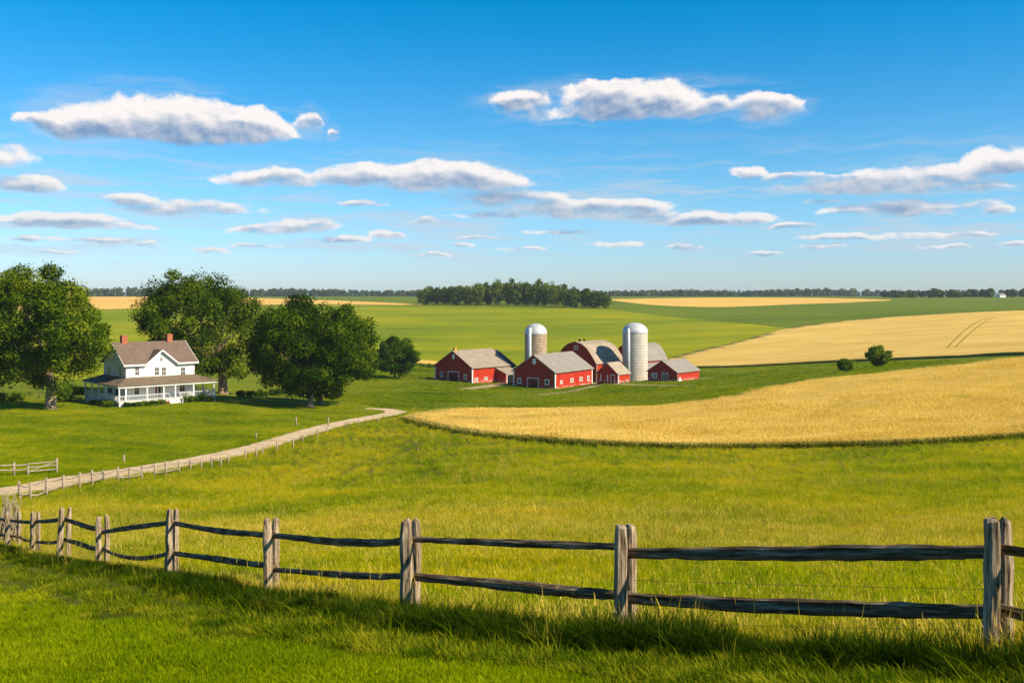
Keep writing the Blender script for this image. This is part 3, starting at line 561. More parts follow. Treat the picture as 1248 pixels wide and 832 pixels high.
# --- small sheds
f = Frame(753.5, 246, 50, 466.2); w = f.end(727.5); L = f.side(767.5); ze = f.side(753.6, 455.8)[1]; zr = 4.7
t = f.root('shed', 'small red shed with brown roof at the foot of the white silo', 'shed', 'red farm buildings')
shell(L, w, ze, zr).build('wall', 'red_board', t); gable_roof(L, w, ze, zr, .3, .3, .12).build('roof', 'tan_roof', t)
MB().box((-.08,-.08,-.4),(.14,.14,ze-.1)).build('corner_board', 'white_trim', t); door_end(t, f.end(748.5), f.end(745), 1.8, fw=.14)
for px in (740.5, 732.5): y0 = f.end(px); MB().box((-.07,y0-.13,.1),(-.003,y0+.13,1.8)).build('door_post', 'white_trim', t)
MB().box((L-1.8,-.05,-.3),(L-.5,-.003,.4)).build('patch', 'pale_wood', t)
f = Frame(825.5, 255, 50, 464.6); w = f.end(789.5); L = f.side(852); ze = f.side(825.6, 453.8)[1]; zr = 5.0
t = f.root('shed', 'red shed with dark grey roof, rightmost of the farm buildings', 'shed', 'red farm buildings')
shell(L, w, ze, zr).build('wall', 'red_board', t); gable_roof(L, w, ze, zr, .35, .35, .12).build('roof', 'grey_barn_roof', t)
MB().box((-.08,-.08,-.4),(.14,.14,ze-.1)).build('corner_board', 'pale_wood', t)
y0, y1 = f.end(814.5), f.end(806.5); dm = MB(); dm.box((-.04,y0,0),(-.002,y1,1.9)); dr = dm.build('door', 'dark_board', t); bm_ = MB()
for q in np.linspace(y0, y1, 4): bm_.box((-.08,q-.07,0),(-.042,q+.07,1.9))
bm_.box((-.09,y0-.07,1.9),(-.042,y1+.07,2.04)); bm_.build('door_frame', 'white_trim', dr)
win_end(t, f.end(800), f.end(797), .7, 1.7, fw=.2); win_end(t, f.end(795.3), f.end(794), .7, 1.6, fw=.12)
MB().face([(.8,-.02,-.1),(2.2,-.02,-.1),(1.9,-.02,.5),(1.3,-.02,1.1),(.9,-.02,.6)]).build('patch', 'white_trim', t)
# --- silos
def silo(px, Y, pxw, base_py, top_py, cyl_py, wallmat, label, chute_px, chute_top):
    X = (px-CX)/F*Y; zb = (HY-base_py)/F*Y; r = pxw/2/F*Y; hc = (HY-cyl_py)/F*(Y-r*.3)-zb; ht = (HY-top_py)/F*Y-zb; t = empty('silo', (X, Y, zb), 0, label, 'silo', 'farm silos'); n = 40
    m = MB(); ring = lambda rad, z: [(rad*math.cos(2*math.pi*k/n), rad*math.sin(2*math.pi*k/n), z) for k in range(n)]
    V = []; Fc = []; UV = []
    for zi, z in enumerate((-1.5, hc)):
        for k in range(n+1): a = 2*math.pi*k/n; V.append((r*math.cos(a), r*math.sin(a), z)); UV.append((a*r, z))
    for k in range(n): Fc.append((k, k+1, k+n+2, k+n+1))
    tube_obj('wall', [(V, Fc, UV)], wallmat, t)
    V = []; Fc = []; UV = []; kk = 9
    for i in range(kk+1):
        a = math.pi/2*i/kk; rr = (r+.07)*math.cos(a); z = hc+(ht-hc)*math.sin(a)
        for k in range(n): b = 2*math.pi*k/n; q = rr*(1+(.012 if k % 2 else 0)); V.append((q*math.cos(b), q*math.sin(b), z)); UV.append((b*r, z))
    for i in range(kk):
        for k in range(n): a = i*n+k; b = i*n+(k+1) % n; Fc.append((a, b, b+n, a+n))
    tube_obj('dome', [(V, Fc, UV)], 'dome_metal', t)
    hp = []
    for z in np.arange(.6, hc-.2, .78 if 'white' in wallmat else 1.1):
        V = []; Fc = []; UV = []
        for rad, dz in ((r+.002,-.02),(r+.03,-.02),(r+.03,.02),(r+.002,.02)):
            for k in range(n): b = 2*math.pi*k/n; V.append((rad*math.cos(b), rad*math.sin(b), z+dz)); UV.append((b*r, z))
        for i in range(3):
            for k in range(n): a = i*n+k; b = i*n+(k+1) % n; Fc.append((a, b, b+n, a+n))
        hp.append((V, Fc, UV))
    tube_obj('hoop', hp, 'pale_wood', t)
    cx = (chute_px-CX)/F*(Y-r)-X; cy = -math.sqrt(max(r*r-cx*cx, .1))-.15; zt_ = (HY-chute_top)/F*(Y-r)-zb
    tube_obj('chute', [tube([(cx,cy,-1),(cx,cy,hc*.5),(cx,cy,zt_-.4),(cx+.05,cy+.25,zt_)], [.52,.52,.52,.42], 14)], 'dome_metal', t)
    return t
silo(774, 270, 30.5, 465.5, 393, 405, 'white_stave', 'tall whitish silo with metal dome, right of the gambrel barn', 766, 401)
silo(653, 266, 27, 466, 394, 406.5, 'tan_stave', 'tan silo with silver dome rising behind the large grey roofed barn', 645.5, 400)
# ------------------------------------------------------------------ farmhouse
f = Frame(153.5, 150, 42, 494); w = f.end(126.5); L = f.side(237); ze = f.side(153.6, 446)[1]+.3; zr = (HY-418.5)/F*(150+w/2*f.k[1])-f.z
house = t = f.root('farmhouse', 'white two storey farmhouse with a wraparound porch and brown roof', 'house')
shell(L, w, ze, zr, -.8).build('wall', 'white_clapboard', t)
g0 = f.side(179); g1 = f.side(213.5); sl = (zr-ze)/(w/2); rm = MB(); zo = ze-sl*.45+.17; zt_ = zr+.17
for xa, xb, ya, za in ((-.45, g0, -.45, zo), (g0, g1, 0.0, ze+.17), (g1, L+.45, -.45, zo)): rm.slab([(xa,ya,za),(xb,ya,za),(xb,w/2,zt_),(xa,w/2,zt_)], .14)
rm.slab([(L+.45,w+.45,zo),(-.45,w+.45,zo),(-.45,w/2,zt_),(L+.45,w/2,zt_)], .14).build('roof', 'brown_shingle', t)
fa = MB(); fa.box((-.5,-.52,ze-.36),(g0-.2,-.46,ze-.12)); MB().box((g1+.2,-.52,ze-.36),(L+.5,-.46,ze-.12)).build('fascia', 'white_trim', t); fa_, fa = fa, MB()
for ya in (-.45, w+.45): fa.bar((-.48, ya, ze-sl*.45+.04), (-.48, w/2, zr+.04), .05, .22); MB().bar((L+.48, ya, ze-sl*.45+.04), (L+.48, w/2, zr+.04), .05, .22).build('rake_board', 'white_trim', t)
fa_.build('fascia', 'white_trim', t); fa.build('rake_board', 'white_trim', t)
# cross gable on the front
gm = (g0+g1)/2; gz = (HY-427)/F*(150+gm*f.d[1])-f.z; yb = (gz-ze)/sl+.6
pt_z = (HY-470.5)/F*146.5-f.z+.9; m = MB(); m.face([(g0,-.06,pt_z),(g1,-.06,pt_z),(g1,-.06,ze-.05),(gm,-.06,gz),(g0,-.06,ze-.05)]); m.face([(g0,-.06,ze-.6),(g0,-.06,ze-.05),(g0,.3,ze-.05),(g0,.3,ze-.6)]); m.face([(g1,-.06,ze-.6),(g1,.3,ze-.6),(g1,.3,ze-.05),(g1,-.06,ze-.05)]); m.build('gable_wall', 'white_clapboard', t)
gs = (gz-ze)/(gm-g0); ov = .35
MB().slab([(g0-ov,-.5,ze-gs*ov+.12),(gm,-.5,gz+.14),(gm,yb,gz+.14),(g0-ov,.6,ze-gs*ov+.12)][::-1], .12).slab([(gm,-.5,gz+.14),(g1+ov,-.5,ze-gs*ov+.12),(g1+ov,.6,ze-gs*ov+.12),(gm,yb,gz+.14)][::-1], .12).build('gable_roof', 'brown_shingle', t)
fb = MB(); fb.bar((g0-ov,-.53,ze-gs*ov+.05),(gm,-.53,gz+.05),.05,.22); fb.bar((g1+ov,-.53,ze-gs*ov+.05),(gm,-.53,gz+.05),.05,.22); fb.build('bargeboard', 'white_trim', t)
vn = MB(); cxx, czz = gm, gz-1.35
vn.face([(cxx+.26*math.cos(2*math.pi*k/16), -.09, czz+.34*math.sin(2*math.pi*k/16)) for k in range(16)]); vn.build('round_vent', 'stone', t)
for a, b in ((164.8,169.3),(188.6,193.4),(197,201.8),(220.4,225.4)):
    p0 = f.side(a); p1 = f.side(b); yy = -.06 if 180 < a < 210 else 0; Yc = 150+p0*f.d[1]; win_side(t, p0, p1, (HY-457)/F*Yc-f.z, (HY-447.8)/F*Yc-f.z, y=yy, fw=.05)
for a, b, c, d in ((134.3,131.6,447,457.5),(148,145.5,447,457.5),(140.2,138.6,432,438)):
    p0 = f.end(a); p1 = f.end(b); Yc = 150+p0*f.k[1]; win_end(t, p0, p1, (HY-d)/F*Yc-f.z, (HY-c)/F*Yc-f.z, fw=.05)
for px, xx in ((144, 1.4), (211.5, L-2.2)):
    ch = MB(); ch.box((xx-.42,w/2-.42,zr-.7),(xx+.42,w/2+.42,zr+1.05)); c_ = ch.build('chimney', 'brick_chimney', t); MB().box((xx-.47,w/2-.47,zr+1.052),(xx+.47,w/2+.47,zr+1.2)).box((xx-.25,w/2-.25,zr+1.2),(xx+.25,w/2+.25,zr+1.26)).build('chimney_cap', 'brick_chimney', c_)
# porch: front, left side and right wing
pf, pl, pr_ = 2.8, 2.1, 2.3; fl = .85; pe = (HY-470.5)/F*146.5-f.z; pt = pe+.95; back = w+2.5
MB().box((-pl,-pf,fl-.12),(L+pr_,-.01,fl)).box((-pl,0,fl-.12),(-.01,back,fl)).box((L+.01,0,fl-.12),(L+pr_,w*.6,fl)).build('porch_floor', 'porch_wood', t)
sk = MB(); sk.box((-pl+.05,-pf+.05,-.8),(L+pr_-.05,-pf+.1,fl-.13)); sk.box((-pl+.05,-pf+.1,-.8),(-pl+.1,back,fl-.13)); sk.box((L+pr_-.1,-pf+.1,-.8),(L+pr_-.05,w*.6,fl-.13)); sk.build('porch_skirt', 'porch_wood', t)
q = .35; A0 = (-pl-q,-pf-q,pe); B0 = (L+pr_+q,-pf-q,pe); MB().slab([A0, B0, (L,-.005,pt), (0,-.005,pt)], .1).slab([(-pl-q,back+q,pe), A0, (-.005,0,pt), (-.005,w,pt)], .1).slab([(-pl-q,back+q,pe),(-.005,w,pt),(L,w+.005,pt),(L+q,back+q,pe)][::1], .1).slab([B0, (L+pr_+q,w*.6+q,pe), (L+.005,w*.6,pt), (L+.005,0,pt)], .1).build('porch_roof', 'porch_shingle', t)
MB().box((-pl-.2,-pf-.2,pe-.34),(L+pr_+.2,-pf+.02,pe-.11)).box((-pl-.2,-pf+.02,pe-.34),(-pl+.02,back,pe-.11)).box((L+pr_-.02,-pf+.02,pe-.34),(L+pr_+.2,w*.6,pe-.11)).build('porch_beam', 'white_trim', t)
st0, st1 = f.side(205, out=pf), f.side(218, out=pf)
pp = [(-pl+.06, -pf+.06)]+[(f.side(px, out=pf), -pf+.06) for px in (153.5, 179.5, 199.5, 213.8, 236, 261)]+[(-pl+.06, y) for y in (2.6, 5.6, 8.6, back-.1)]+[(L+pr_-.06, y) for y in (1.8, 4.4)]
for (x, y) in pp:
    pw = .09; MB().box((x-pw,y-pw,fl),(x+pw,y+pw,pe-.34)).box((x-pw-.05,y-pw-.05,fl),(x+pw+.05,y+pw+.05,fl+.25)).build('porch_post', 'white_trim', t)
rl = MB(); 
def rail(x0, y0, x1, y1):
    rl.bar((x0,y0,fl+.85),(x1,y1,fl+.85),.09,.08); rl.bar((x0,y0,fl+.16),(x1,y1,fl+.16),.06,.06); ln = math.hypot(x1-x0, y1-y0); k = int(ln/.26)
    for i in range(1, k): u = i/k; x, y = x0+(x1-x0)*u, y0+(y1-y0)*u; rl.bar((x,y,fl+.18),(x,y,fl+.82),.045,.045)
rail(-pl+.06,-pf+.06, st0-.1,-pf+.06); rail(st1+.1,-pf+.06, L+pr_-.06,-pf+.06); rail(-pl+.06,-pf+.06,-pl+.06,back-.1); rail(L+pr_-.06,-pf+.06,L+pr_-.06,4.4)
rl.build('porch_railing', 'porch_wood', t)
stp = MB()
for i in range(5): stp.box((st0,-pf-.28*(i+1),-.6),(st1,-pf-.28*i-.002,fl-.16-.17*i))
sp_ = stp.build('steps', 'porch_wood', t); MB().bar((st0,-pf-1.4,.9),(st0,-pf,fl+.85),.07).bar((st1,-pf-1.4,.9),(st1,-pf,fl+.85),.07).bar((st0,-pf-1.4,-.3),(st0,-pf-1.4,.9),.09).bar((st1,-pf-1.4,-.3),(st1,-pf-1.4,.9),.09).build('handrail', 'porch_wood', sp_)
zf0, zf1 = fl+.7, fl+2.2
for a, b in ((164.3,169.3),(219,225)): win_side(t, f.side(a), f.side(b), zf0, zf1, fw=.08)
for a, b in ((189.2,191.6),(196.8,199.6)): win_side(t, f.side(a), f.side(b), fl+.3, fl+2.25, fw=.07, glass='curtain', sash=False)
dx0, dx1 = f.side(192.6), f.side(195.8); dm = MB(); dm.box((dx0,-.05,fl),(dx1,-.002,fl+2.2)); dd_ = dm.build('door', 'window_glass', t); MB().box((dx0-.1,-.08,fl),(dx0,-.003,fl+2.35)).box((dx1,-.08,fl),(dx1+.1,-.003,fl+2.35)).box((dx0,-.08,fl+2.2),(dx1,-.003,fl+2.35)).build('door_frame', 'white_trim', dd_)
y0, y1 = f.end(147), f.end(141.5); dm = MB(); dm.box((-.05,y1 if y1 < y0 else y0,fl),(-.002,max(y0,y1),fl+2.2)); dm.build('door', 'blue_slate', t)
win_end(t, 5.5, 7.3, fl+.6, fl+2.1, fw=.08)
# furniture on the porch
hx, hy = f.world(f.side(228), -1.0); ch = empty('porch_chair', (hx, hy, f.z+fl), f.b, 'white chair standing on the porch right of the steps', 'chair')
MB().box((-.3,-.3,.38),(.3,.3,.45)).build('seat', 'white_trim', ch); MB().box((-.3,.25,.452),(.3,.31,1.1)).build('backrest', 'white_trim', ch)
for sx in (-.27, .27):
    for sy in (-.27, .27): MB().box((sx-.03,sy-.03,0),(sx+.03,sy+.03,.378)).build('leg', 'white_trim', ch)
hx, hy = f.world(f.side(203.5, out=pf+.7), -pf-.75); fp = empty('flower_pot', (hx, hy, zt1(hx, hy)), 0, 'small terracotta pot beside the farmhouse steps', 'pot')
tube_obj('pot', [tube([(0,0,0),(0,0,.35),(0,0,.4)], [.2,.3,.32], 12)], 'brick_chimney', fp)
# ------------------------------------------------------------------ leaves, trees, shrubs
def leaves(centers, radii, per, size, seed, squash=.8, shell_=.55):
    r = np.random.default_rng(seed); cs = np.repeat(np.asarray(centers), per, axis=0); rs = np.repeat(np.asarray(radii), per)[:,None]; n = len(cs)
    d = r.normal(size=(n,3)); d /= np.linalg.norm(d, axis=1)[:,None]; rad = (shell_+(1-shell_)*r.random((n,1)))*(1+.12*r.normal(size=(n,1)))
    rad = rad*np.where(r.random((n,1)) < .13, 1+.55*r.random((n,1)), 1.0); p = cs+d*rad*rs*np.array([1,1,squash]); nn = d+r.normal(size=(n,3))*.55+np.array([0,0,.25]); nn /= np.linalg.norm(nn, axis=1)[:,None]
    a = np.cross(nn, r.normal(size=(n,3))); a /= np.linalg.norm(a, axis=1)[:,None]; b = np.cross(nn, a); s = size*(.6+.8*r.random((n,1)))
    V = np.stack([p-a*s*.5, p-b*s*.32+nn*s*.08, p+a*s*.5, p+b*s*.32+nn*s*.08], 1).reshape(-1,3)
    tone = np.repeat(np.repeat(r.random(len(centers)), per)*.7+.3*r.random(n), 4); return V, np.arange(n*4), tone
def crown_points(r, n, a, z0, z1, lean=0, low=.35):
    """clump centres through an irregular crown"""
    out = []; zc = z0+(z1-z0)*.50
    lob = [(r.uniform(0, 6.28), r.uniform(.75, 1.12)) for _ in range(6)]
    while len(out) < n:
        d = Vector((r.gauss(0,1), r.gauss(0,1), r.gauss(0,1))).normalized(); q = r.uniform(.35, 1)**.45; hr = (z1-zc) if d.z > 0 else (zc-z0)
        k = 1+.16*math.sin(3*math.atan2(d.y, d.x)+lob[0][0])+.10*math.sin(5*math.atan2(d.y, d.x)+lob[1][0]+4*d.z); x, y, z = d.x*a*q*k, d.y*a*q*k, zc+d.z*hr*q
        out.append((x+lean*(z-z0), y, z))
    return out
def tree_parts(root, seed, H, a, z0, nclump, per, leaf, cr, mat, trunk_r, lean=0.0, squash=.78, nlimb=9):
    r = random.Random(seed); cc = crown_points(r, nclump, a-cr*.7, z0+cr*.5, H-cr*.55, lean); rad = [cr*r.uniform(.6, 1.2) for _ in cc]
    V, fi, tone = leaves(cc, rad, per, leaf, seed, squash); mesh_np('crown', V, fi, 4, mat, root, tone)
    tb = []; fork = z0+(H-z0)*.22; path = [Vector((0,0,-.4)), Vector((r.uniform(-.05,.05),0,.25)), Vector((r.uniform(-.1,.1)*H*.05, 0, fork*.5)), Vector((lean*fork*.5, 0, fork))]
    tb.append(tube(path, [trunk_r*1.7, trunk_r*1.25, trunk_r*.95, trunk_r*.8], 10, .12, seed=seed))
    for c in r.sample(cc, min(nlimb, len(cc))):
        c = Vector(c); s = path[-1]-Vector((0,0,r.uniform(0, fork*.35))); mid = s.lerp(c, .5)+Vector((r.uniform(-.6,.6), r.uniform(-.6,.6), r.uniform(.2,.9)))*a*.08
        tb.append(tube([s, s.lerp(mid, .5)+Vector((0,0,.03*H)), mid, c], [trunk_r*.5, trunk_r*.38, trunk_r*.26, trunk_r*.08], 6, .1, seed=seed+3))
    return tube_obj('trunk', tb, 'bark', root)
def tree(name, px, base_py, top_py, halfpx, low_py, label, seed, Y=None, group=None, mat='oak_leaf', nclump=110, per=330, leaf=.42, crf=.19, trunk_r=.55, lean=0.0, cpx=None, cat='tree', nlimb=9, zb=None):
    if Y is None: X, Y = hit1(px, base_py)
    else: X = (px-CX)/F*Y
    zb = zt1(X, Y) if zb is None else zb; sc = Y/F; H = (HY-top_py)*sc-zb; a = halfpx*sc; z0 = max((HY-low_py)*sc-zb, .3); t = empty(name, (X, Y, zb), 0, label, cat, group)
    if cpx is not None: lean = (cpx-px)*sc/max(H*.5, 1)
    tree_parts(t, seed, H, a, z0, nclump, per, leaf, a*crf, mat, trunk_r, lean, nlimb=nlimb); return t
G1 = 'old broadleaf trees around the farmhouse'
tree('oak_tree', 62, 500, 316, 90, 480, 'huge spreading tree left of the farmhouse with bare pale trunk', 11, Y=141, group=G1, cpx=44, nclump=150, per=430, leaf=.38, trunk_r=.62)
tree('oak_tree', -38, 497, 330, 72, 492, 'dark tree half cut off by the left edge of the view', 12, Y=152, group=G1, nclump=90, per=300)
tree('oak_tree', 272, 491, 324, 84, 466, 'tall tree close behind the farmhouse roof with shaded black trunk', 13, Y=181, group=G1, cpx=243, nclump=140, per=430, leaf=.38, trunk_r=.8)
tree('oak_tree', 378, 500, 357, 84, 486, 'broad rounded tree on the lawn beside the bend in the lane', 14, Y=160, group=G1, cpx=372, nclump=150, per=430, leaf=.38, trunk_r=.5)
tree('oak_tree', 391, 498, 380, 62, 489, 'lower tree with drooping crown just behind the broad rounded one', 15, Y=167, group=G1, cpx=412, nclump=80, per=330, trunk_r=.38)
tree('round_tree', 481, 461, 408, 27.5, 461, 'small dense rounded tree alone in the green field', 16, group=None, nclump=110, per=260, leaf=.42, crf=.25, trunk_r=.25)
tree('bush', 1070, 447.5, 420, 15.5, 447.5, 'larger of two dark bushes between the wheat fields', 17, group='bushes between the wheat fields', nclump=34, per=160, leaf=.42, crf=.34, trunk_r=.15, cat='bush', mat='shrub_leaf', zb=None)
tree('bush', 1031, 453.5, 436.5, 11.5, 453.5, 'smaller of two dark bushes between the wheat fields', 18, group='bushes between the wheat fields', nclump=26, per=140, leaf=.36, crf=.36, trunk_r=.12, cat='bush', mat='shrub_leaf')
def shrub(X, Y, r_, h, label, seed, group, name='shrub', mat='shrub_leaf', n=16, per=70, leaf=.16):
    z = zt1(X, Y); t = empty(name, (X, Y, z), 0, label, 'shrub', group); r = random.Random(seed)
    cc = [(r.uniform(-r_, r_)*.75, r.uniform(-r_, r_)*.75, h*r.uniform(.25,.72)) for _ in range(n)]; V, fi, tone = leaves(cc, [h*.33*r.uniform(.8,1.2) for _ in cc], per, leaf, seed); mesh_np('foliage', V, fi, 4, mat, t, tone); return t
fh = f; GS = 'shrubs planted along the porch'
def shrub_at(px, r_, h, label, seed, out=3.5):
    s0 = fh.side(px, out=out); X, Y = fh.world(s0, -out); return shrub(X, Y, r_, h, label, seed, GS)
for i, (px, r_, h, lb) in enumerate([(156,.7,.75,'low clipped shrub by the porch corner post'),(163.5,.7,.7,'second low shrub from the porch corner post'),(171,.75,.8,'low shrub in the middle of the row left of the steps'),(179,.7,.7,'shrub below the second porch post'),(187,.7,.75,'shrub second from the left side of the steps'),(197,.75,.8,'shrub touching the left side of the steps'),(230.5,.95,1.15,'bright rounded shrub just right of the steps'),(238,.7,1.0,'small shrub between two larger rounded ones right of the steps'),(247,1.0,1.5,'tallest rounded porch shrub, right of the steps'),(256.5,.7,1.0,'last shrub at the right end of the porch')]): shrub_at(px, r_, h, lb, 40+i)
for i, (y, r_, h, lb) in enumerate([(-1.6,1.0,1.3,'dark shrub against the shaded side of the porch near its corner'),(1.0,.9,1.1,'second dark shrub against the shaded side of the porch'),(5.0,.7,.8,'third dark shrub along the shaded side of the porch')]):
    X, Y = fh.world(-pl-1.0, y); shrub(X, Y, r_, h, lb, 60+i, GS)
X, Y = fh.world(-pl-2.2, back+1.5); shrub(X, Y, 2.6, 2.5, 'large dark bush left of the farmhouse porch', 66, None, 'bush', n=40, per=90, leaf=.28)
X, Y = hit1(20, 488); shrub(X-1, Y, 3.0, 1.4, 'rough scrub under the huge tree at the left', 67, None, 'bush', n=40, per=80, leaf=.25)
for i, px in enumerate((284, 306, 326)): X, Y = hit1(px, 486-i); shrub(X, Y+8, 1.8, 1.3, ['weedy shrub behind the shaded black trunk','weedy shrub midway between two tree trunks','weedy shrub behind the broad rounded tree'][i], 70+i, 'weedy shrubs behind the lawn', n=24, per=70, leaf=.22)
# grove on the hill
GP = []; r = random.Random(5)
protos = []
def far_tree(X, Y, H, a, seed, label, group, mat='grove_leaf', src=None):
    z = zt1(X, Y)
    if src is None:
        t = empty('grove_tree', (X, Y, z), 0, label, 'tree', group); tree_parts(t, seed, 1.0*16, 6.2, .1, 46, 34, 1.15, 2.1, mat, .35, nlimb=4); protos.append(t)
    else: t = copy_tree(src); t.location = (X, Y, z)
    t.rotation_euler = (0,0,r.uniform(0, 6.28)); t.scale = (a/6.2, a/6.2, H/16); t['label'] = label; t['group'] = group; t['category'] = 'tree'; return t
env_top = [(512,347),(535,346),(560,345),(585,342),(610,338),(640,340),(665,341),(690,346),(715,349),(738,353),(746,356)]
def gtop(px): return float(np.interp(px, [e[0] for e in env_top], [e[1] for e in env_top]))
k = 0
for row, (dy, drop) in enumerate(((0, 5.0), (28, 2.5), (60, 0.5))):
    px = 517 + row*4
    while px < 742:
        by = float(np.interp(px, [510, 640, 745], [371.6, 372.3, 376.0])); X, Y = hit1(px, by); Y += dy+r.uniform(-6, 6); X = (px-CX)/F*Y; z = zt1(X, Y)
        H = (HY-(gtop(px)+drop+r.uniform(-2, 2.2)))/F*Y-z; H = max(H, 7); a = r.uniform(4.6, 7.2)
        lb = ['tree in the front row of the grove on the hill behind the silos', 'tree in the middle of the grove on the hill behind the silos', 'tall tree at the back of the grove on the hill behind the silos'][row]
        far_tree(X, Y, H, a, 100+k, lb, 'trees of the distant grove', src=protos[k % 6] if k >= 6 else None); k += 1; px += r.uniform(9, 15) if row == 0 else r.uniform(12, 19)
# single trees on the right horizon
for px, top, hp, lb in ((1137,350.5,11,'tallest dark tree standing out on the right horizon'),(1098,357,8,'squat tree left of the tallest one on the right horizon'),(1165,355.5,9,'tree right of the tallest one on the right horizon')):
    Y = 1250.; X = (px-CX)/F*Y; z = zt1(X, Y); far_tree(X, Y, (HY-top)/F*Y-z, hp/F*Y, 0, lb, None, src=protos[px % 6])
# far woods: one mass
cc = []; rd = []
def wood(px0, px1, Y, h, gap=0.0, depth=60, step=None, wob=3.0):
    x0, x1 = (px0-CX)/F*Y, (px1-CX)/F*Y; x = x0; ph = r.uniform(0, 9)
    while x < x1:
        hh = h*(.72+.22*math.sin(x*.013+ph)*math.sin(x*.0041+ph)+r.uniform(-.12,.22)); yy = Y+r.uniform(0, depth); zz = zt1(x, yy)
        if r.random() > gap:
            for q in (.12, .4, .7, .85): cc.append((x+r.uniform(-2,2), yy, zz+hh*q)); rd.append(hh*.34)
        x += (step or 5)*r.uniform(.6,1.4)
wood(-700, 560, 2100, 16.5, step=4); wood(690, 1950, 2300, 16, step=4.5); wood(-700, 1950, 3000, 19, step=11); wood(1085, 2100, 1300, 8.5, gap=.08, step=6); wood(1100, 1248, 1240, 6, gap=.45, step=6); wood(745,1000,1900,11,gap=.1,step=8)
V, fi, tone = leaves(cc, rd, 20, 5.5, 77, .85, .5); tag(mesh_np('woods', V, fi, 4, 'far_leaf', None, tone), 'long low belt of dark woods along the horizon', 'woods', kind='stuff')
Yh = 1230.; Xh = (1219-CX)/F*Yh; t = empty('distant_house', (Xh, Yh, zt1(Xh, Yh)), R(20), 'tiny white house among trees on the right horizon', 'house'); shell(9, 7, 3, 5).build('wall', 'white_clapboard', t); gable_roof(9, 7, 3, 5).build('roof', 'grey_barn_roof', t)
# hedge line beside the small gold strip left of the barns, and the shaded grassy margin of the far wheat
def belt(pts, h, w, n, per, leaf, seed, mat='shrub_leaf'):
    q = poly(smooth_line(pts, 4)); rr_ = np.random.default_rng(seed); i = rr_.integers(0, len(q)-1, n); t_ = rr_.random(n)[:,None]; p = q[i]*(1-t_)+q[i+1]*t_+rr_.normal(0, w, (n,2)); z = zt(p[:,0], p[:,1])
    return leaves(np.c_[p, z+h*.45*rr_.random(n)], h*.5*(.6+.6*rr_.random(n)), per, leaf, seed)
V, fi, tone = belt([(430,443.5),(480,443.5),(512,446),(536,448.5)], 1.3, .7, 90, 30, .5, 81); tag(mesh_np('hedge', V, fi, 4, 'shrub_leaf', None, tone), 'dark hedge below the thin gold strip left of the barns', 'hedge')
# ------------------------------------------------------------------ fences
# (front column, front top row, back column, back top row, distance, lean)
PR = [(1209,633,1224,634,8.9,.00),(757,641,769,641,11.3,.01),(495,635,507,634,13.8,.0),(326,633,336,632,17.5,.0),(207,621,215,621,22.2,.025),(120,630,130,628,27,.0),(75,619,85,619,29.5,.05),(40,624,47,624,33,.01),(9,624,23,623,36,.0)]
fence = empty('split_rail_fence', (at(757, 785, 11.3).x, 11.3, zt1(at(757,785,11.3).x, 11.3)), 0, 'weathered grey split rail fence with paired posts across the foreground', 'fence')
fl0 = Vector(fence.location); FL = []
def post_tube(px, top, Y, wpx, lean, seed, sx=1.0):
    X = (px-CX)/F*Y; zb = zt1(X, Y); topz = (HY-top)/F*Y; r_ = wpx; rr = random.Random(seed); bx = X-lean*(topz-zb)*1.2; P_ = []; Rr = []
    for i in range(9): u = i/8; P_.append(Vector((bx+(X-bx)*u+rr.uniform(-.008,.008), Y+rr.uniform(-.006,.006), zb-.35+(topz-zb+.35)*u))-fl0); Rr.append(r_*(1.08-.14*u)*(1+rr.uniform(-.04,.04)))
    Rr[-1] *= .86; P_[-1].z -= .015
    return tube(P_+[P_[-1]+Vector((rr.uniform(-.02,.02),0,.03))], Rr+[r_*.6], 11, .17, seed=seed, up=Vector((0,1,0)))
for i, (pa, ta, pb, tb_, Y, lean) in enumerate(PR):
    sc = .083
    tube_obj('post', [post_tube(pa, ta, Y-.10, sc, lean, 200+i)], 'weathered_post', fence, False); tube_obj('post', [post_tube(pb, tb_, Y+.12, sc*.82, lean*.8, 230+i)], 'weathered_post', fence, False); FL.append(((pa+pb)/2, Y))
FL = [(1900, 6.2)]+FL+[(-60, 41)]
X_, Y_ = (1900-CX)/F*6.2, 6.2
tube_obj('post', [post_tube(1890, 560, 6.1, .095, 0, 250)], 'weathered_post', fence); tube_obj('post', [post_tube(1915, 560, 6.35, .08, 0, 251)], 'weathered_post', fence)
def fence_Y(px): 
    xs = sorted(FL); inv = [1/p[1] for p in xs]; return 1/float(np.interp(px, [p[0] for p in xs], inv))
def rail_tube(pts, th, seed):
    P_ = smooth_line(pts, 9); rr = random.Random(seed); W_ = []; Rr = []
    for i, (x, y) in enumerate(P_): Y = fence_Y(x)+.01; u = i/(len(P_)-1); W_.append(at(x, y+rr.uniform(-.03,.03)*F/Y*.1, Y)-fl0); Rr.append(th/2*(.72+.36*math.sin(math.pi*min(max(u*1.02,.14),.86)))*(1+rr.uniform(-.04,.04)))
    return tube(W_, Rr, 11, .26, flat=.62, seed=seed)
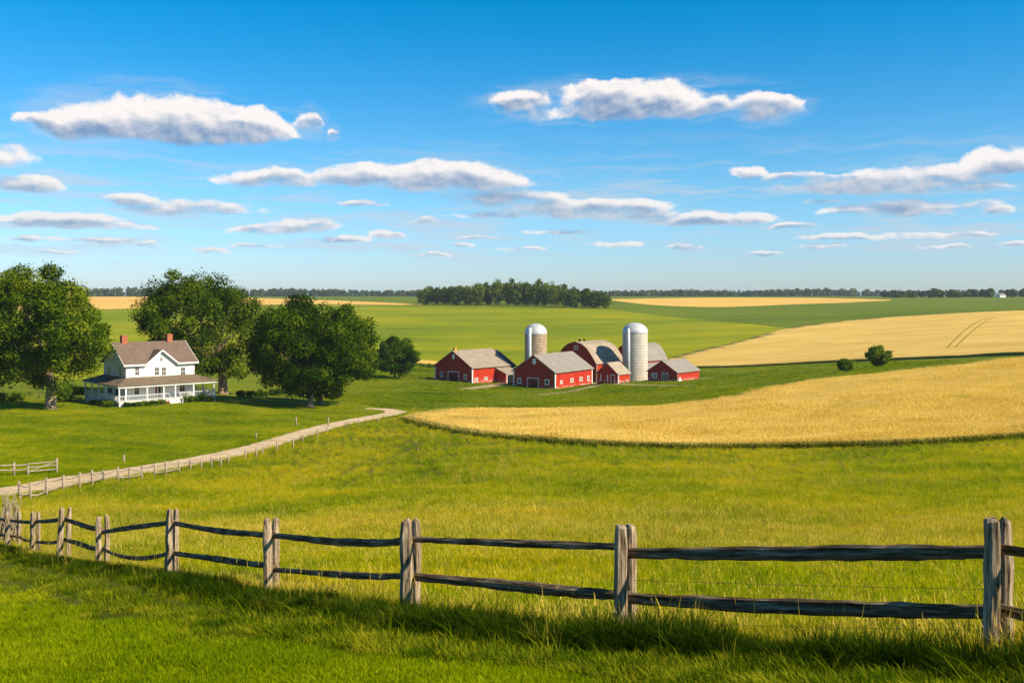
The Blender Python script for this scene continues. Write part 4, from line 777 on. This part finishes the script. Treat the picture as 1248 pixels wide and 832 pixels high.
RAILS = [([(1905,700),(1560,690),(1350,684),(1216,668)],.13),([(1905,860),(1560,818),(1350,772),(1216,741)],.13),
 ([(1216,672),(1100,672),(900,674),(763,673)],.155),([(1216,746),(1100,744),(900,737),(762,729)],.155),
 ([(768,667),(690,664),(600,661),(500,657)],.105),([(768,726),(690,720),(600,711),(500,702)],.15),
 ([(502,659),(450,661),(400,659),(333,652)],.12),([(502,702),(450,702),(400,699),(333,694)],.12),
 ([(335,652),(290,649),(255,645),(211,637)],.115),([(335,690),(290,685),(255,680),(211,674)],.135),
 ([(213,636),(180,640),(150,644),(122,649)],.16),([(213,672),(190,678),(165,680),(140,675),(124,667)],.13),
 ([(125,644),(110,642),(95,637),(79,632)],.16),([(126,670),(110,667),(95,662),(77,657)],.15),
 ([(82,632),(65,634),(55,635),(43,635)],.14),([(82,658),(65,661),(55,661),(42,660)],.13),
 ([(46,636),(32,636),(22,635),(8,634)],.15),([(44,660),(32,658),(22,654),(8,652)],.12),
 ([(14,634),(-10,631),(-60,628)],.14),([(14,653),(-10,650),(-60,646)],.13)]
for i, (p, th) in enumerate(RAILS): tube_obj('rail', [rail_tube(p, th*.86, 300+i)], 'weathered_rail', fence, False)
wr = []
for ya, yb_ in (((1216,718),(762,706)), ((1216,768),(762,757))):
    pts_ = [at(ya[0]+(yb_[0]-ya[0])*k/10, ya[1]+(yb_[1]-ya[1])*k/10+1.2*math.sin(k*.31), fence_Y(ya[0]+(yb_[0]-ya[0])*k/10)+.14)-fl0 for k in range(11)]; wr.append(tube(pts_, [.0022]*11, 4))
tube_obj('wire', wr, 'wire', fence)
# lane fence
LP = [(24,588,611),(37,590,610),(57,583,607),(77,580,600),(97,577,597),(113,574,595),(127,574,589),(143,570,587),(158,571,586),(173,569,585),(188,566,583),(202,563,580),(218,563,578),(232,561,574),(245,560,573),(258,558,571),(269,559,570),(278,556,566),(299,552,561),(312,547,560),(320,546,556),(338,539,551),(357,535,548),(369,532,541),(387,524,534),(399,522,530),(421,516,524),(437,512,520),(461,509,517)]
x0, y0 = hit1(97, 597); lf = empty('lane_fence', (x0, y0, zt1(x0, y0)), 0, 'pale leaning post and rail fence along the gravel lane', 'fence'); o0 = Vector(lf.location); tops = []; rr = random.Random(3)
for i, (px, tp, bp) in enumerate(LP):
    X, Y = hit1(px, bp-1.5); z = zt1(X, Y); h = max((bp-tp)/F*Y, .8); b_ = Vector((X, Y, z-.2))-o0; tt = Vector((X+rr.uniform(-.08,.08), Y, z+h))-o0
    tube_obj('post', [tube([b_, b_.lerp(tt, .5), tt], [.085,.08,.07], 7, .12, seed=i)], 'pale_wood', lf); tops.append((Vector((X, Y, z))-o0, h))
for i in range(17):
    (a, ha), (b, hb) = tops[i], tops[i+1]
    for q in ((.78, .34) if i < 12 else (.7,)):
        if i in (6, 9) and q < .5: continue
        p0 = a+Vector((0,-.08,ha*q+rr.uniform(-.1,.1))); p1 = b+Vector((0,-.08,hb*q+rr.uniform(-.1,.1))); mid = p0.lerp(p1, .5)-Vector((0,0,rr.uniform(0,.08))); tube_obj('rail', [tube([p0, mid, p1], [.05,.055,.045], 6, .15, seed=i)], 'pale_wood', lf)
# gate and fence at the far left of the lawn
x0, y0 = hit1(69, 576); gt = empty('field_gate', (x0, y0, zt1(x0, y0)), 0, 'low wooden gate and rails on the lawn at the left edge', 'gate'); o0 = Vector(gt.location); pp_ = []
for px, tp, bp in ((-40,564,581),(17,563,580),(34,567,579),(69,558,576)):
    X, Y = hit1(px, bp); z = zt1(X, Y); h = (bp-tp)/F*Y; p = Vector((X, Y, z))-o0; tube_obj('post', [tube([p-Vector((0,0,.2)), p+Vector((0,0,h))], [.10,.085], 7, .1, seed=int(px)+50)], 'pale_wood', gt); pp_.append((p, h))
for i in range(3):
    (a, ha), (b, hb) = pp_[i], pp_[i+1]
    for q in (.3, .6, .88) if i == 2 else (.45, .8): tube_obj('rail', [tube([a+Vector((0,-.1,.95*q)), b+Vector((0,-.1,1.0*q))], [.05,.05], 6, .1, seed=i)], 'pale_wood', gt)
tube_obj('brace', [tube([pp_[2][0]+Vector((0,-.12,.25)), pp_[3][0]+Vector((0,-.12,.9))], [.04,.04], 6)], 'pale_wood', gt)
for px, tp, bp, lb in ((151,554,564,'short brown post alone on the lawn left of the lane'),(361,508,519,'thin pale post on the lawn under the broad tree'),(400,508,519,'short pale post close to the lane bend'),(312,527,534,'low brown stub post beside the middle of the lane')):
    X, Y = hit1(px, bp); z = zt1(X, Y); o = tube_obj('wooden_post', [tube([(0,0,-.2),(0,0,(bp-tp)/F*Y)], [.10,.08], 7, .1, seed=px)], 'pale_wood'); o.location = (X, Y, z); tag(o, lb, 'post')
# dead brush at the left end of the fence
X, Y = (11-CX)/F*38, 38.; z = zt1(X, Y); o0 = Vector((X, Y, z)); tb = []; rr = random.Random(21)
for i in range(70):
    a = rr.uniform(0, 6.28); q = rr.uniform(0,.35); b = Vector((q*math.cos(a), q*math.sin(a), 0)); h = rr.uniform(.9, 2.0); P_ = [b]
    for k in range(1, 6): P_.append(b+Vector((rr.uniform(-.11,.11), rr.uniform(-.11,.11), h*k/5))+Vector((b.x*.25*k/5, b.y*.3*k/5, 0)))
    tb.append(tube(P_, [.028,.025,.022,.018,.013,.006], 5, seed=i))
o = tube_obj('dead_shrub', tb, 'pale_wood'); o.location = o0; tag(o, 'pale tangle of dead upright stems at the left end of the fence', 'shrub')
# ------------------------------------------------------------------ grass and wheat scattered as real blades
def tuft(name, n, h, spread, wd, mat, seed, lean=.45, seedhead=0):
    r = random.Random(seed); V = []; Fc = []; mi = []
    for i in range(n):
        a = r.uniform(0, 6.28); q = spread*math.sqrt(r.random()); b = Vector((q*math.cos(a), q*math.sin(a), 0)); hh = h*r.uniform(.45, 1.0); d = Vector((math.cos(a+r.uniform(-1,1)), math.sin(a+r.uniform(-1,1)), 0)); le = hh*lean*r.uniform(.1, 1.2)
        s = Vector((-d.y, d.x, 0)); ww = wd*r.uniform(.7, 1.3); k0 = len(V); ps = [(0,0,1),(.35,.10,.9),(.7,.42,.6),(1,1,0.02)]
        if r.random() < .5: s = d*.6+s*.8
        for u, v, wk in ps: c = b+Vector((0,0,hh*u*(1-.12*v)))+d*le*v; V += [c-s*ww*wk/2, c+s*ww*wk/2]
        for k in range(3): Fc.append((k0+2*k, k0+2*k+1, k0+2*k+3, k0+2*k+2)); mi.append(0)
        if r.random() < seedhead:
            c = b+Vector((0,0,hh*.88))+d*le; k0 = len(V); w2 = ww*.75; V += [c-s*w2, c+s*w2, c+Vector((0,0,hh*.28))+d*le*.3+s*w2*.3, c+Vector((0,0,hh*.28))+d*le*.3-s*w2*.3]; Fc.append((k0,k0+1,k0+2,k0+3)); mi.append(1)
    me = bpy.data.meshes.new(name); me.from_pydata([tuple(v) for v in V], [], Fc)
    for k in (mat if isinstance(mat, tuple) else (mat,)): me.materials.append(MATS[k])
    me.polygons.foreach_set('material_index', mi if isinstance(mat, tuple) else [0]*len(mi)); me.update(); return bpy.data.objects.new(name, me)
def scatter(name, P, rot, scl, idx, protos, label, cat):
    me = bpy.data.meshes.new(name); me.vertices.add(len(P)); me.vertices.foreach_set('co', np.asarray(P, np.float32).ravel())
    for nm, ty, dat in (('rotz','FLOAT',rot),('scl','FLOAT',scl),('pick','INT',idx)): a = me.attributes.new(nm, ty, 'POINT'); a.data.foreach_set('value', np.asarray(dat, np.int32 if ty == 'INT' else np.float32))
    o = bpy.data.objects.new(name, me); C.objects.link(o); ng = bpy.data.node_groups.new(name, 'GeometryNodeTree'); ng.interface.new_socket('Geometry', in_out='INPUT', socket_type='NodeSocketGeometry'); ng.interface.new_socket('Geometry', in_out='OUTPUT', socket_type='NodeSocketGeometry')
    n_ = ng.nodes; l_ = ng.links; gi = n_.new('NodeGroupInput'); gg = n_.new('NodeGroupOutput'); jn = n_.new('GeometryNodeJoinGeometry')
    for p in reversed(protos): oi = n_.new('GeometryNodeObjectInfo'); oi.inputs['Object'].default_value = p; oi.inputs['As Instance'].default_value = True; l_.new(oi.outputs['Geometry'], jn.inputs[0])
    ip = n_.new('GeometryNodeInstanceOnPoints'); ip.inputs['Pick Instance'].default_value = True; l_.new(gi.outputs[0], ip.inputs['Points']); l_.new(jn.outputs[0], ip.inputs['Instance'])
    def at_(nm, ty): x = n_.new('GeometryNodeInputNamedAttribute'); x.data_type = ty; x.inputs[0].default_value = nm; return x.outputs[0]
    l_.new(at_('pick', 'INT'), ip.inputs['Instance Index']); cx_ = n_.new('ShaderNodeCombineXYZ'); l_.new(at_('rotz', 'FLOAT'), cx_.inputs[2]); l_.new(cx_.outputs[0], ip.inputs['Rotation']); l_.new(at_('scl', 'FLOAT'), ip.inputs['Scale']); l_.new(ip.outputs[0], gg.inputs[0])
    md = o.modifiers.new('scatter', 'NODES'); md.node_group = ng; return tag(o, label, cat, kind='stuff')
fxy = np.array([((px-CX)/F*Y, Y) for px, Y in FL])
def fence_dist(X, Y):
    """signed distance to the fence line, negative on the camera's side"""
    best = np.full(len(X), 1e9); sg = np.ones(len(X))
    for a, b in zip(fxy[:-1], fxy[1:]):
        d = b-a; L2 = d@d; t_ = np.clip(((X-a[0])*d[0]+(Y-a[1])*d[1])/L2, 0, 1); dx = X-a[0]-d[0]*t_; dy = Y-a[1]-d[1]*t_; q = np.hypot(dx, dy); cr = d[0]*(Y-a[1])-d[1]*(X-a[0]); m_ = q < best; best[m_] = q[m_]; sg[m_] = np.where(cr[m_] < 0, 1, -1)
    return best*sg
def vnoise(X, Y, s, seed=0):
    r_ = np.random.default_rng(seed); T = r_.random((64, 64)); x = X/s; y = Y/s; i = np.floor(x).astype(int); j = np.floor(y).astype(int); u = x-i; v = y-j; u = u*u*(3-2*u); v = v*v*(3-2*v); g_ = lambda a, b: T[a % 64, b % 64]
    return (g_(i,j)*(1-u)+g_(i+1,j)*u)*(1-v)+(g_(i,j+1)*(1-u)+g_(i+1,j+1)*u)*v
def rays(n, px0, px1, py0, py1, h=0.0): px = RNG.uniform(px0, px1, n); py = RNG.uniform(py0, py1, n); X, Y = hit(px, py, h); return px, py, X, Y
def place(name, X, Y, scl, protos, label, cat, dz=0.0): 
    n = len(X); P = np.c_[X, Y, zt(X, Y)+dz]; return scatter(name, P, RNG.uniform(0, 6.28, n), scl, RNG.integers(0, len(protos), n), protos, label, cat)
px, py, X, Y = rays(62000, -330, 1580, 588, 1000)
fd = fence_dist(X, Y); near = fd < -.05
# track and lawn on the camera's side
lw_ = -3.15+.7*(vnoise(X, Y, 1.6, 9)-.5); lawnside = (fd < lw_)
m_ = near & lawnside; pr1 = [tuft('lawn_tuft', 34, .085, .12, .0075, 'lawn_blade', s, .6) for s in range(4)]
place('lawn_grass', X[m_], Y[m_], .8+.7*vnoise(X[m_], Y[m_], .7, 1), pr1, 'short bright mown grass in the lower left corner', 'grass')
m_ = near & (fd >= lw_-.1) & (fd < -.7); pr2 = [tuft('track_tuft', 28, .105, .15, .008, 'track_blade', s+10, .8) for s in range(4)]
rut = np.minimum(np.abs(fd[m_]+1.7), np.abs(fd[m_]+3.0)); place('track_grass', X[m_], Y[m_], (.15+1.05*np.clip(rut/.38, 0, 1)**.8)*(.65+.7*vnoise(X[m_], Y[m_], .35, 2)), pr2, 'flattened grass of the wheel track before the fence', 'grass')
# tall weeds at the fence foot
n = 26000; t_ = RNG.random(n); sx = np.sort(fxy[:,0]); k = RNG.integers(0, len(fxy)-1, n); A_ = fxy[k]; B_ = fxy[k+1]; P_ = A_*(1-t_[:,None])+B_*t_[:,None]; d_ = B_-A_; nr = np.c_[d_[:,1], -d_[:,0]]/np.linalg.norm(d_, axis=1)[:,None]
off = RNG.normal(.62, .33, n); P_ = P_+nr*-off[:,None]; 
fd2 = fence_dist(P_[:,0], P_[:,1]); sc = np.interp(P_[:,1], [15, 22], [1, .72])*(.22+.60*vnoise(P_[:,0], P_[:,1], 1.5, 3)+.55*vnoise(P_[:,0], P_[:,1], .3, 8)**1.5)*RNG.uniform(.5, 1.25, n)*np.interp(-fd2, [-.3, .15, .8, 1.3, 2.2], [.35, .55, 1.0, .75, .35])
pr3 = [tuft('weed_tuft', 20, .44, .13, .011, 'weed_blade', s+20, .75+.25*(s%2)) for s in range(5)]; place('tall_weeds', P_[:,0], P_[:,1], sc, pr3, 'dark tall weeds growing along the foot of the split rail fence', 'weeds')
n = 420; k = RNG.integers(0, len(fxy)-1, n); t_ = RNG.random(n)[:,None]; Q = fxy[k]*(1-t_)+fxy[k+1]*t_+RNG.normal(0, .5, (n,2)); pr4 = [tuft('dry_stalk', 4, .60, .10, .0045, ('meadow_seed','meadow_seed'), s+30, .35, 1.0) for s in range(3)]
place('dry_stalks', Q[:,0], Q[:,1], RNG.uniform(.6, 1.15, n), pr4, 'scattered dry tan seed stalks along the fence', 'grass')
n = 700; k = RNG.integers(0, len(fxy)-1, n); t_ = RNG.random(n)[:,None]; Q = fxy[k]*(1-t_)+fxy[k+1]*t_; dd = fxy[k+1]-fxy[k]; Q = Q-np.c_[dd[:,1], -dd[:,0]]/np.linalg.norm(dd, axis=1)[:,None]*RNG.uniform(.1, 2.2, (n,1))
place('arching_blades', Q[:,0], Q[:,1], RNG.uniform(.5, 1.25, n), [tuft('arching_blade', 4, .32, .12, .005, 'lawn_blade', s+110, 1.5) for s in range(4)], 'long pale arching grass blades leaning out of the dark weeds', 'grass')
n = 5200; k = RNG.integers(0, len(fxy)-1, n); t_ = RNG.random(n)[:,None]; Q = fxy[k]*(1-t_)+fxy[k+1]*t_; dd = fxy[k+1]-fxy[k]; Q = Q-np.c_[dd[:,1], -dd[:,0]]/np.linalg.norm(dd, axis=1)[:,None]*RNG.normal(.02, .26, (n,1)); kp = vnoise(Q[:,0], Q[:,1], 1.1, 22) > .38; Q = Q[kp]
place('straw_grass', Q[:,0], Q[:,1], RNG.uniform(.45, 1.15, len(Q))*np.interp(Q[:,1], [14, 20], [1, .5]), [tuft('straw_tuft', 16, .40, .14, .007, ('meadow_blade','meadow_seed'), s+130, .5, .5) for s in range(4)], 'yellowed uncut grass standing right under the rails', 'grass')
# meadow beyond the fence
m_ = fd > .05; pr5 = [tuft('meadow_tuft', 30, .30, .2, .010, ('meadow_blade','meadow_seed'), s+40, .45, .045) for s in range(5)]
Xa, Ya = X[m_], Y[m_]; px, py, Xb, Yb = rays(95000, -330, 1580, 498, 690); fb_ = fence_dist(Xb, Yb); ok = (fb_ > .1) & ~inside(NEAR_W, Xb, Yb) & ~inside(LAWN, Xb, Yb) & ~inside(LANE, Xb, Yb); Xm = np.r_[Xa, Xb[ok]]; Ym = np.r_[Ya, Yb[ok]]
ok = ~inside(LANE, Xm, Ym) & ~inside(LAWN, Xm, Ym); Xm, Ym = Xm[ok], Ym[ok]
pr5 += [tuft('meadow_tuft', 26, .33, .2, .009, ('meadow_seed','meadow_seed'), s+50, .4, .35) for s in range(2)]
msc = (.55+.5*vnoise(Xm, Ym, 3, 4)+.25*vnoise(Xm, Ym, .6, 14))*np.interp(Ym, [8, 40, 100, 160], [.85, 1.05, 1.45, 1.7])
for a_ in ([(405,588),(432,572),(458,557),(485,544),(505,536)],[(420,592),(448,576),(474,561),(500,547),(516,539)],[(535,584),(528,566),(516,552),(500,540)],[(520,586),(514,568),(503,555),(488,545)]):
    q_ = poly(smooth_line(a_, 8)); dm_ = np.min(np.hypot(Xm[:,None]-q_[None,:,0], Ym[:,None]-q_[None,:,1]), 1) if len(q_) else 0; msc = msc*np.where(dm_ < .5, .12, 1)
fdm = fence_dist(Xm, Ym); msc = msc*np.where((fdm < 1.6) & (Ym > 17), .5, 1.0); gold = .03+.35*np.clip(vnoise(Xm, Ym, 7, 15)-.55, 0, 1)+.30*np.exp(-((Ym-np.interp((Xm/Ym*F+CX), [0,400,800,1248], [44,38,33,33]))/7)**2)+.35*np.exp(-np.abs(fence_dist(Xm, Ym))/1.2)
pick = np.where(RNG.random(len(Xm)) < gold, RNG.integers(5, 7, len(Xm)), RNG.integers(0, 5, len(Xm)))
scatter('meadow_grass', np.c_[Xm, Ym, zt(Xm, Ym)], RNG.uniform(0, 6.28, len(Xm)), msc, pick, pr5, 'long yellow green meadow grass beyond the fence', 'grass')
# lawn by the house
px, py, Xl, Yl = rays(42000, -150, 500, 484, 640); ok = inside(LAWN, Xl, Yl) & ~inside(LANE, Xl, Yl); Xl, Yl = Xl[ok], Yl[ok]
lx = (Xl-fh.X)*fh.d[0]+(Yl-fh.Y)*fh.d[1]; ly = (Xl-fh.X)*fh.k[0]+(Yl-fh.Y)*fh.k[1]; ok = ~((lx > -2.3) & (lx < L+14) & (ly > -3.2) & (ly < 13)); Xl, Yl = Xl[ok], Yl[ok]
pr6 = [tuft('yard_tuft', 30, .13, .3, .02, 'lawn_blade', s+60, .6) for s in range(4)]; place('yard_grass', Xl, Yl, .9+.7*vnoise(Xl, Yl, 4, 5), pr6, 'trimmed green grass of the farmhouse lawn', 'grass')
# wheat ears on both fields
px, py, Xw, Yw = rays(90000, 440, 1500, 425, 545, WH_H); ok = inside(NEAR_W, Xw, Yw); pr7 = [tuft('wheat_tuft', 22, .42, .34, .03, ('wheat_blade','wheat_blade'), s+70, .25, .6) for s in range(4)]
Xw, Yw = Xw[ok], Yw[ok]; place('wheat_ears', Xw, Yw, .75+.6*vnoise(Xw, Yw, 5, 6), pr7, 'ripe ears standing over the nearer wheat field', 'wheat', WH_H-.22)
# green and dry stems along the near edge of the wheat
q = poly(near_front); n = 30000; k = RNG.integers(0, len(q)-1, n); t_ = RNG.random(n)[:,None]; E = q[k]*(1-t_)+q[k+1]*t_; dd = q[k+1]-q[k]; nn_ = np.c_[dd[:,1], -dd[:,0]]/np.linalg.norm(dd, axis=1)[:,None]; E = E+nn_*RNG.normal(.22, .40, (n,1))
pr8 = [tuft('edge_tuft', 20, .66, .24, .022, ('track_blade','wheat_blade') if s % 2 else ('weed_blade','wheat_blade'), s+80, .3, .07) for s in range(4)]; place('wheat_margin', E[:,0], E[:,1], RNG.uniform(.35, 1.2, n), pr8, 'dark green stems along the front edge of the wheat', 'grass')
px, py, Xd, Yd = rays(40000, 400, 1300, 434, 500); ok = inside(DARK, Xd, Yd) & ~inside(NEAR_W, Xd, Yd); Xd, Yd = Xd[ok], Yd[ok]
FPS = []
bpy.context.view_layer.update()
for o in bpy.data.objects:
    if o.name.startswith('wall') and o.parent and o.parent.get('category') in ('barn','shed','silo','house'):
        bb = [Vector(c) for c in o.bound_box]; x0_, x1_ = min(c.x for c in bb)-.4, max(c.x for c in bb)+.4; y0_, y1_ = min(c.y for c in bb)-.4, max(c.y for c in bb)+.4
        FPS.append(np.array([tuple((o.parent.matrix_world@Vector((a_, b_, 0)))[:2]) for a_, b_ in ((x0_,y0_),(x1_,y0_),(x1_,y1_),(x0_,y1_))]))
px, py, Xe, Ye = rays(60000, 380, 1300, 440, 506); ok = ~inside(DARK, Xe, Ye) & ~inside(HILL, Xe, Ye) & ~inside(LANE, Xe, Ye)
for pg in FPS+[NEAR_W, W2, W5, TRK1, TRK2, TRK3, TRK4, LAWN]: ok &= ~inside(pg, Xe, Ye)
Xd = np.r_[Xd, Xe[ok]]; Yd = np.r_[Yd, Ye[ok]]
pr9 = [tuft('hay_tuft', 24, .34, .45, .035, 'hay_blade', s+90, .5) for s in range(3)]; place('hay_grass', Xd, Yd, (.35+1.1*vnoise(Xd, Yd, 9, 7)), pr9, 'green hay grass around the barns and behind the nearer wheat', 'grass')
# ------------------------------------------------------------------ haze
hz_ = MB(); hz_.box((-7600,-60,-40),(7600,6600,16)); 
mm = bpy.data.materials.new('haze_air'); mm.use_nodes = True; MATS['haze_air'] = mm; mn = mm.node_tree; mn.nodes.remove(mn.nodes['Principled BSDF']); pv = mn.nodes.new('ShaderNodeVolumePrincipled'); pv.inputs['Color'].default_value = (.72,.86,1,1); pv.inputs['Density'].default_value = 0.00007; mn.links.new(pv.outputs[0], mn.nodes['Material Output'].inputs['Volume'])
tag(hz_.build('haze', 'haze_air'), 'thin bluish summer haze over the far fields', 'haze', kind='stuff')
